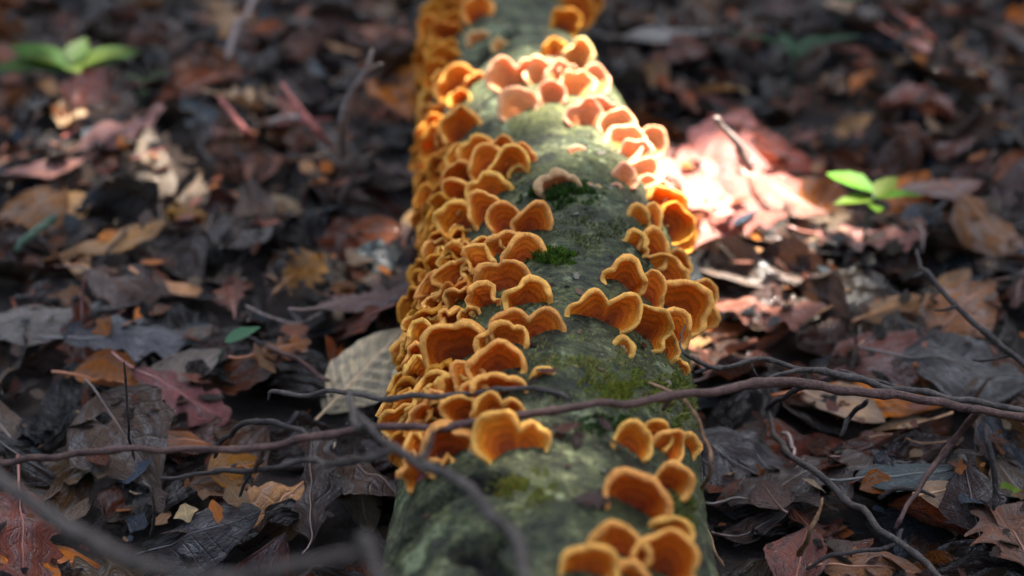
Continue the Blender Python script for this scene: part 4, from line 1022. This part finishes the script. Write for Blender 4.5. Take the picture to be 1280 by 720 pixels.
twig('leaf_stalk', 'pale pink bare stalk rising from the sunlit leaves', 'stalk', M_TW_PALE, [('stem', [(938, 212, 'g0.02'), (925, 188, .085), (908, 165, .10), (894, 147, .115)], [13, 10, 8, 7])])
twig('thin_stem', 'dark thin stem standing in front of the orange funnel-shaped leaf', 'stem', M_TW_DARK, [('stem', [(155, 452, .105), (157, 485, .09), (160, 530, .07), (168, 575, 'g0.005')], [3, 3, 3, 3])])
twig('thin_stem', 'thin grey bent stem below the purple stick at left', 'stem', M_TW_GREY, [('stem', [(178, 602, .07), (186, 618, .065), (190, 645, .05), (188, 672, 'g0.004')], [4, 4])])
twig('thin_stem', 'thin tan stem hanging down the right edge of the log', 'stem', M_TW_TAN, [('stem', [(800, 490, 'l0.006'), (822, 520, 'l0.014'), (838, 545, 'l0.016'), (852, 566, 'l0.012'), (864, 600, 'l0.008'), (872, 650, 'g0.03'), (882, 730, 'g0.02')], [4, 5, 6, 5, 5, 5, 5])])
twig('thin_stem', 'split pale stem in the dark gap right of the near log', 'stem', M_TW_TAN, [('stem', [(882, 660, 'g0.02'), (893, 685, 'g0.02'), (905, 708, 'g0.012')], [5, 4])])
# small stems strewn over the litter
k = 0
while k < 34:
    x, y = TR.uniform(-0.55, 0.55), TR.uniform(0.6, 1.5)
    px, py, _ = to_px((x, y, 0.04))
    if not in_frame(px, py, -30) or near_log(x, y, 0.10): continue
    k += 1
    a = TR.uniform(0, 2 * PI); Ls = TR.uniform(0.02, 0.06); cu = TR.uniform(-0.5, 0.5)
    P = []
    for i in range(5):
        t = i / 4 - 0.5
        q = Vector((x + Ls * t * math.cos(a + cu * t), y + Ls * t * math.sin(a + cu * t), 0)); q.z = hf_at(q.x, q.y) + 0.004 + 0.006 * (t + 0.5) * TR.random(); P.append(q)
    zs = [q.z for q in P]; zm = sum(zs) / 5
    for i, q in enumerate(P): q.z = 0.5 * q.z + 0.5 * zm
    r0 = TR.uniform(0.0005, 0.0012)
    pts2, rad2 = catmull(P, [r0, r0, r0, r0 * .8, r0 * .6], 4)
    V, F = tube(pts2, rad2, 6)
    mname, mt = TR.choice([('dark', M_TW_DARK), ('grey', M_TW_GREY), ('tan', M_TW_TAN), ('pale', M_TW_PALE), ('reddish', M_TW_RED)])
    o = link('stem_piece', new_mesh('stem_piece', [v - P[0] for v in V], F), mt, loc=P[0])
    o['_px'] = px; o['_py'] = py; o['_c'] = mname

# ------------------------------------------------------------------ seedlings and green things
def green_leaf(root, P, d, L, W, R, col, up=0.25):
    V, F, UV = leaf_geometry('pointed' if R.random() < .75 else 'oval', L, W, R, kc=R.uniform(-14, 14), kl=-8, fold=0.2, crumple=0.25, nu=12, nv=6)
    V = V + np.array([L / 2, 0, 0])
    n = Vector((-d[0] * up + R.uniform(-.2, .2), -d[1] * up + R.uniform(-.2, .2), 1))
    M = rot_matrix(math.atan2(d[1], d[0]), n)
    Q = V @ M.T + np.array(P) - np.array(root.location)
    me = new_mesh('leaf', Q.tolist(), F); color_attr(me, np.tile((*col, 1), (len(Q), 1))); vec_attr(me, 'LeafUV', UV)
    link('leaf', me, M_GREEN, root)
GR = random.Random(8)
def seedling(px, py, hgt, leaves, label, L, W, col):
    b = ground_pt(px, py, 0)
    root = tag(empty('seedling', b), label, 'seedling')
    top = b + Vector((0.004, 0.004, hgt))
    V, F = tube([b - Vector((0, 0, .01)), b + Vector((0.001, 0.003, hgt * .5)), top], [0.0012, 0.001, 0.0008], 6)
    link('stem', new_mesh('stem', [v - b for v in V], F), M_TW_GREEN, root)
    for a, k in leaves:
        green_leaf(root, top + Vector((0, 0, GR.uniform(-.006, .004))), (math.cos(D(a)), math.sin(D(a))), L * k, W * k, GR, tuple(c * GR.uniform(.75, 1.25) for c in col))
seedling(88, 150, 0.045, [(10, 1.1), (165, 1.2), (200, 1.0), (80, .8), (-60, .7), (185, 1.5), (25, 1.3)], 'green seedling with several bright leaves at upper left', 0.042, 0.022, (0.035, 0.085, 0.006))
seedling(178, 140, 0.022, [(30, 1), (150, 1), (270, .8)], 'small dull green seedling right of the bigger one at upper left', 0.022, 0.013, (0.025, 0.05, 0.012))
seedling(1080, 300, 0.030, [(140, 1.25), (48, 1.0), (200, 1.05), (-15, 1.1), (262, .8)], 'bright green star-leaved seedling among the leaves at right', 0.028, 0.014, (0.075, 0.14, 0.006))
seedling(985, 125, 0.040, [(170, 1.3), (5, 1.2), (100, 1), (230, .8), (60, 1.3)], 'thin-leaved green seedling far back right of the log', 0.045, 0.010, (0.014, 0.055, 0.022))
seedling(1045, 45, 0.030, [(170, 1.3), (20, 1.2), (120, 1)], 'green seedling at the top edge right of the log', 0.036, 0.012, (0.02, 0.07, 0.03))
seedling(1256, 640, 0.008, [(100, 1), (20, .8)], 'tiny lime green seedling near the right edge below the twigs', 0.011, 0.009, (0.10, 0.17, 0.01))
seedling(272, 458, 0.010, [(25, 1.0)], 'mint green leaflet in the litter left of the pale cream leaf', 0.022, 0.011, (0.07, 0.16, 0.085))

# ------------------------------------------------------------------ moss
def moss(px, py, rx, ry, n, hgt, label, col, R, root=None):
    V, F, Cc = [], [], []
    k = 0
    while k < n:
        u, v = R.gauss(0, .5), R.gauss(0, .5)
        if u * u + v * v > 2.2 or nz(u * 2.2 + px, v * 2.2 + py, 1.7) < -0.12 + 0.10 * R.random(): continue
        k += 1
        p = log_hit(px + u * rx, py + v * ry); nrm = (p - Vector((log_x(p.y), p.y, AXZ))).normalized()
        d = (nrm + Vector((R.uniform(-.8, .8), R.uniform(-.8, .8), R.uniform(-.2, .6)))).normalized()
        h = hgt * R.uniform(.4, 1.1) * (1 - 0.38 * (u * u + v * v))
        sd = d.cross(Vector((R.uniform(-1, 1), R.uniform(-1, 1), R.uniform(-1, 1)))).normalized() * hgt * 0.16
        b = len(V); mid = p + d * h * .55 + sd * .3
        V += [p - sd - nrm * .001, p + sd - nrm * .001, mid + sd * .9, mid - sd * .9, p + d * h]
        F += [(b, b + 1, b + 2, b + 3), (b + 3, b + 2, b + 4)]
        q = R.uniform(.45, 1.6); y_ = R.uniform(.8, 1.5); Cc += [(col[0] * q * y_, col[1] * q, col[2] * q, 1)] * 5
    o = V[0].copy() if hasattr(V[0], 'copy') else Vector(V[0])
    me = new_mesh('moss', [Vector(x) - o for x in V], F); color_attr(me, Cc)
    ob = link('moss_patch', me, M_MOSS, loc=o); ob['kind'] = 'stuff'
    tag(ob, label, 'moss')
MR = random.Random(4)
moss(688, 322, 30, 9, 700, 0.006, 'bright green moss tuft beside the oval bracket on the crest', (0.045, 0.095, 0.008), MR)
moss(698, 243, 42, 15, 900, 0.006, 'dark green moss under the cream arched bracket', (0.022, 0.055, 0.006), MR)
moss(790, 485, 55, 22, 1300, 0.0028, 'thin yellow-green moss on the crest behind the purple stick', (0.12, 0.15, 0.02), MR)
moss(850, 500, 18, 42, 900, 0.004, 'olive moss strands down the right edge of the log under the purple stick', (0.10, 0.13, 0.025), MR)
moss(730, 460, 85, 40, 1100, 0.0022, 'sparse pale green moss film over the middle crest', (0.17, 0.19, 0.06), MR)
moss(850, 640, 18, 50, 700, 0.004, 'olive moss beside the nearest right-hand brackets', (0.075, 0.10, 0.02), MR)
moss(760, 530, 40, 14, 500, 0.003, 'dark moss below the purple stick on the crest', (0.035, 0.075, 0.015), MR)

moss(668, 612, 46, 26, 700, 0.0022, 'yellow-green moss film on the near end left of the large rusty bracket', (0.11, 0.13, 0.025), MR)
moss(745, 290, 70, 30, 700, 0.002, 'thin dark moss film on the crest behind the right clump', (0.04, 0.06, 0.015), MR)
moss(815, 300, 16, 40, 300, 0.003, 'dark moss along the right shoulder above the right clump', (0.03, 0.05, 0.012), MR)

# ------------------------------------------------------------------ scraps lying on the log
def scrap(px, py, L, W, yaw, col, label, lift=0.003, kind='lobed', kc=-40, crumple=1.4):
    p = log_hit(px, py); n = (p - Vector((log_x(p.y), p.y, AXZ))).normalized(); p = p + n * lift
    V, F, UV = leaf_geometry(kind, L, W, MR, kc=kc, crumple=crumple, nu=12, nv=6)
    Q = V @ rot_matrix(yaw, n + Vector((MR.uniform(-.3, .3), MR.uniform(-.3, .3), 0))).T
    me = new_mesh('leaf_scrap', Q.tolist(), F); color_attr(me, np.tile((*(c * .75 for c in col), 1.0), (len(Q), 1))); vec_attr(me, 'LeafUV', UV)
    o = link('leaf_scrap', me, M_LEAF, loc=p); tag(o, label, 'leaf scrap')
scrap(706, 545, .013, .008, 0.2, (.10, .028, .012), 'red-brown leaf scrap on the log below the purple stick', crumple=2.6)
scrap(722, 552, .011, .007, 1.4, (.05, .020, .012), 'dark brown leaf scrap close right of the red-brown one', crumple=2.6)
scrap(753, 540, .013, .006, -1.2, (.08, .022, .010), 'small dark red scrap on the crest right of the other scraps', crumple=2.6)
scrap(762, 562, .015, .005, -1.0, (.12, .05, .015), 'twisted orange-brown leaf scrap nearest the large rusty bracket', crumple=2.2)
scrap(738, 632, .018, .010, 0.4, (.11, .05, .035), 'brown leaf scrap touching the large rusty bracket')
scrap(684, 472, .010, .006, 0.0, (.20, .035, .015), 'tiny dark red flake beside the lone orange bud')
scrap(545, 592, .016, .010, 0.6, (.25, .05, .05), 'dull crimson scrap under the red-hearted hooded bracket')

crumb = Heap()
for _ in range(230):
    y_, th_ = MR.uniform(.5, 1.3), MR.uniform(-.9, 1.15)
    p = log_point(y_, th_, .0012); n = (p - Vector((log_x(y_), y_, AXZ))).normalized()
    L = MR.uniform(.0015, .006)
    V, F, UV = leaf_geometry(MR.choice(['oval', 'lobed']), L, L * MR.uniform(.4, .9), MR, kc=MR.uniform(-60, 60), crumple=1.4, nu=4, nv=3)
    Q = V @ rot_matrix(MR.uniform(0, 6.28), n + Vector((MR.uniform(-.5, .5), MR.uniform(-.5, .5), 0))).T + np.array(p)
    crumb.add(Q, F, MR.choice([(.05, .025, .015, .5), (.14, .05, .02, .5), (.42, .40, .32, .8), (.30, .20, .12, .8), (.02, .015, .01, .3), (.35, .36, .28, .8)]), UV)
h = crumb.build('bark_crumbs', M_LEAF); h['kind'] = 'stuff'
tag(h, 'specks of bark and leaf lodged on the upper side of the log', 'crumbs')

# ------------------------------------------------------------------ unseen tree added to block the sun, crown gaps shaped for the sun patches
CANH = 4.6
holes = []
def hole(px, py, z, r, r2=None):  # gap cut in the crown so sun lands on a chosen spot
    p = at_z(px, py, z); holes.append((p.x - SUNV.x / SUNV.z * p.z, p.y - SUNV.y / SUNV.z * p.z, r, r2 or r))
MAIN = [(650, 80, .14, -.012), (700, 86, .14, .0), (735, 98, .14, .02), (760, 125, .12, .04), (790, 160, .11, .05), (815, 195, .10, .05), (830, 225, .08, .04), (858, 212, .05, .056), (895, 218, .05, .055), (858, 262, .05, .05), (925, 208, .05, .04)]
SPOTS = [(60, 190, .04, -.004), (150, 165, .04, .0), (245, 190, .04, -.012), (110, 110, .04, -.004),
         (1000, 262, .05, -.014), (1085, 255, .06, -.008), (1195, 75, .04, -.016), (1150, 30, .04, -.018), (562, 100, .12, -.014)]
for a in MAIN + SPOTS: hole(*a)
def build_tree():
    R = random.Random(21)
    ctr = Vector((0, 1.0, 0)) + SUNV * (CANH / SUNV.z)
    base = Vector((ctr.x + 1.5, ctr.y + 1.2, 0))
    root = tag(empty('added_shade_tree', base), 'added unseen tree whose crown gaps are shaped to place the sun patches', 'tree')
    P = [base - Vector((0, 0, .1)), base + Vector((.03, 0, 1.5)), base + Vector((-.05, -.05, 3.2)), base + Vector((0, 0, 5.0)), base + Vector((.3, .3, 6.6))]
    V, F = tube(*catmull(P, [.19, .15, .12, .08, .02], 6), 12)
    link('trunk', new_mesh('trunk', [v - base for v in V], F), M_BARK, root)
    for i in range(9):
        t0 = P[2].lerp(P[3], i / 9); a = 2 * PI * i / 9
        e = ctr + Vector((math.cos(a) * 1.7, math.sin(a) * 1.7, R.uniform(-.3, .9)))
        pl, rl = catmull([t0, t0.lerp(e, .5) + Vector((0, 0, .25)), e], [.05, .03, .008], 8)
        cut = len(pl)
        for k, p in enumerate(pl):
            q = p - SUNV * (p.z / SUNV.z)
            if any((q.x - h[0]) ** 2 + (q.y - h[1]) ** 2 < (h[2] + .09) ** 2 for h in holes[:len(MAIN)]): cut = k; break
        if cut < 4: continue
        V, F = tube(pl[:cut], rl[:cut], 7)
        link('limb', new_mesh('limb', [v - base for v in V], F), M_BARK, root)
    V, F, Cc, U = [], [], [], []
    n = 0
    for _ in range(24000):
        a, rr = R.uniform(0, 2 * PI), 2.05 * math.sqrt(R.random())
        zz = R.gauss(0, .28)
        p = ctr + Vector((math.cos(a) * rr, math.sin(a) * rr, zz))
        q = p - SUNV * (p.z / SUNV.z)
        L, W = R.uniform(.09, .16), R.uniform(.06, .10)
        if any(((q.x - h[0]) / (h[2] + L * .5)) ** 2 + ((q.y - h[1]) / (h[3] + L * .5)) ** 2 < 1 for h in holes): continue
        d = Vector((R.uniform(-1, 1), R.uniform(-1, 1), R.uniform(-.4, .3))).normalized(); s = d.cross(Vector((R.uniform(-.5, .5), R.uniform(-.5, .5), 1))).normalized()
        b = len(V)
        V += [p - d * L / 2, p - d * L * .1 + s * W / 2, p + d * L / 2, p - d * L * .1 - s * W / 2]
        F += [(b, b + 1, b + 2), (b, b + 2, b + 3)]
        k = R.uniform(.7, 1.3); Cc += [(.06 * k, .11 * k, .025 * k, 1)] * 4; U += [(0, 0, 0), (.5, 1, 0), (1, 0, 0), (.5, -1, 0)]
    me = new_mesh('crown', [v - base for v in V], F, False); color_attr(me, Cc); vec_attr(me, 'LeafUV', U)
    o = link('crown', me, M_GREEN, root); o['kind'] = 'stuff'
build_tree()
def build_wood():  # foliage ring out of view, added to block low sky light
    R = random.Random(77)
    V, F, Cc, U = [], [], [], []
    for _ in range(9000):
        a = R.uniform(0, 2 * PI); r = R.uniform(6.2, 9.5); z = 5.2 * R.random() ** .8
        p = Vector((r * math.sin(a), 1 + r * math.cos(a), z))
        d = Vector((R.uniform(-1, 1), R.uniform(-1, 1), R.uniform(-.6, .6))).normalized(); w = d.cross(Vector((R.uniform(-1, 1), R.uniform(-1, 1), R.uniform(-1, 1)))).normalized()
        L, W = R.uniform(.3, .6), R.uniform(.2, .4); b = len(V)
        V += [p - d * L / 2, p - d * L * .1 + w * W / 2, p + d * L / 2, p - d * L * .1 - w * W / 2]; F += [(b, b + 1, b + 2), (b, b + 2, b + 3)]
        k = R.uniform(.5, 1.4); Cc += [(.030 * k, .038 * k, .014 * k, 1)] * 4; U += [(0, 0, 0), (.5, 1, 0), (1, 0, 0), (.5, -1, 0)]
    me = new_mesh('undergrowth', V, F, False); color_attr(me, Cc); vec_attr(me, 'LeafUV', U)
    o = link('undergrowth', me, M_GREEN); o['kind'] = 'stuff'; tag(o, 'added unseen undergrowth and low branches all around, cutting low sky light', 'undergrowth')
build_wood()

# ------------------------------------------------------------------ labels for everything strewn about
ORD = ['', 'second', 'third', 'fourth', 'fifth', 'sixth', 'seventh', 'eighth', 'ninth', 'tenth', 'eleventh', 'twelfth', 'thirteenth', 'fourteenth', 'fifteenth', 'sixteenth', 'seventeenth', 'eighteenth', 'nineteenth', 'twentieth']
def litter_zone(px, py):
    side = 'left' if px < 660 else 'right'
    far = abs(px - 680)
    h = 'by the left edge' if px < 150 else 'left of the log' if px < 370 else 'beside the log, left' if px < 660 else \
        'beside the log, right' if px < 960 else 'right of the log' if px < 1130 else 'by the right edge'
    v = 'at the top' if py < 90 else 'in upper litter' if py < 210 else 'above mid height' if py < 320 else 'at mid height' if py < 430 else 'below mid height' if py < 540 else 'in near litter' if py < 640 else 'at the bottom'
    return v + ' ' + h
def dedupe(items):
    """items: [obj, px, text]; equal texts get their order counted from the left"""
    by = {}
    for it in items: by.setdefault(it[2], []).append(it)
    out = []
    for text, L in by.items():
        L.sort(key=lambda i: i[1])
        for k, it in enumerate(L):
            out.append((it[0], text if len(L) == 1 else ('first ' if k == 0 else ORD[min(k, 19)] + ' ') + 'from left, ' + text))
    return out
KN = {'oval': 'oval', 'pointed': 'pointed', 'toothed': 'toothed', 'lobed': 'oak'}
items = []
for root, px, py, pname, st, kind, L, label in LEAVES:
    if label: tag(root, label, 'leaf', 'fallen leaves on top of the litter')
    else: items.append([root, px, f"{pname} {st} {KN[kind]} leaf {litter_zone(px, py)}"])
for o, text in dedupe(items): tag(o, text, 'leaf', 'fallen leaves on top of the litter')
items = []
for o in list(C.objects):
    if o.name.startswith('stem_piece'):
        items.append([o, o['_px'], f"short {o['_c']} stem piece {litter_zone(o['_px'], o['_py'])}"])
        for key in ('_px', '_py', '_c'): del o[key]
for o, text in dedupe(items): tag(o, text, 'stem', 'stem pieces strewn over the litter')
def log_zone(px, py):
    side = 'left' if px < 660 - 0.02 * py else 'right'
    if side == 'left':
        v = 'at top edge' if py < 40 else 'on far left shoulder' if py < 125 else 'at far end of packed left rows' if py < 185 else 'on left flank level with sunlit leaves' if py < 250 else \
            'on left flank level with moss tuft' if py < 335 else 'on left flank level with right clump' if py < 410 else 'on left flank beside pale cream leaf' if py < 480 else \
            'on left flank between both twigs' if py < 530 else 'on left flank under purple stick'
    else:
        v = 'at top edge right' if py < 50 else 'in sunlit row' if py < 170 else 'on sunlit right shoulder' if py < 260 else 'on right shoulder above right clump' if py < 330 else 'in right clump' if py < 470 else 'on near right flank'
    return v
items = []
for root, px, py, W, look, label, mname in FUNGI:
    if label: tag(root, label, 'bracket fungus', 'orange bracket fungi on the log')
    else:
        sz = 'tiny' if W < .012 else 'small' if W < .017 else 'medium' if W < .023 else 'large'
        colr = {'sunlit_bracket': 'sun-paled orange', 'orange_bracket': 'orange', 'ochre_bracket': 'ochre', 'pale_bracket': 'pale'}[mname]
        items.append([root, px, f"{sz} {colr} {look} bracket {log_zone(px, py)}"])
for o, text in dedupe(items): tag(o, text, 'bracket fungus', 'orange bracket fungi on the log')
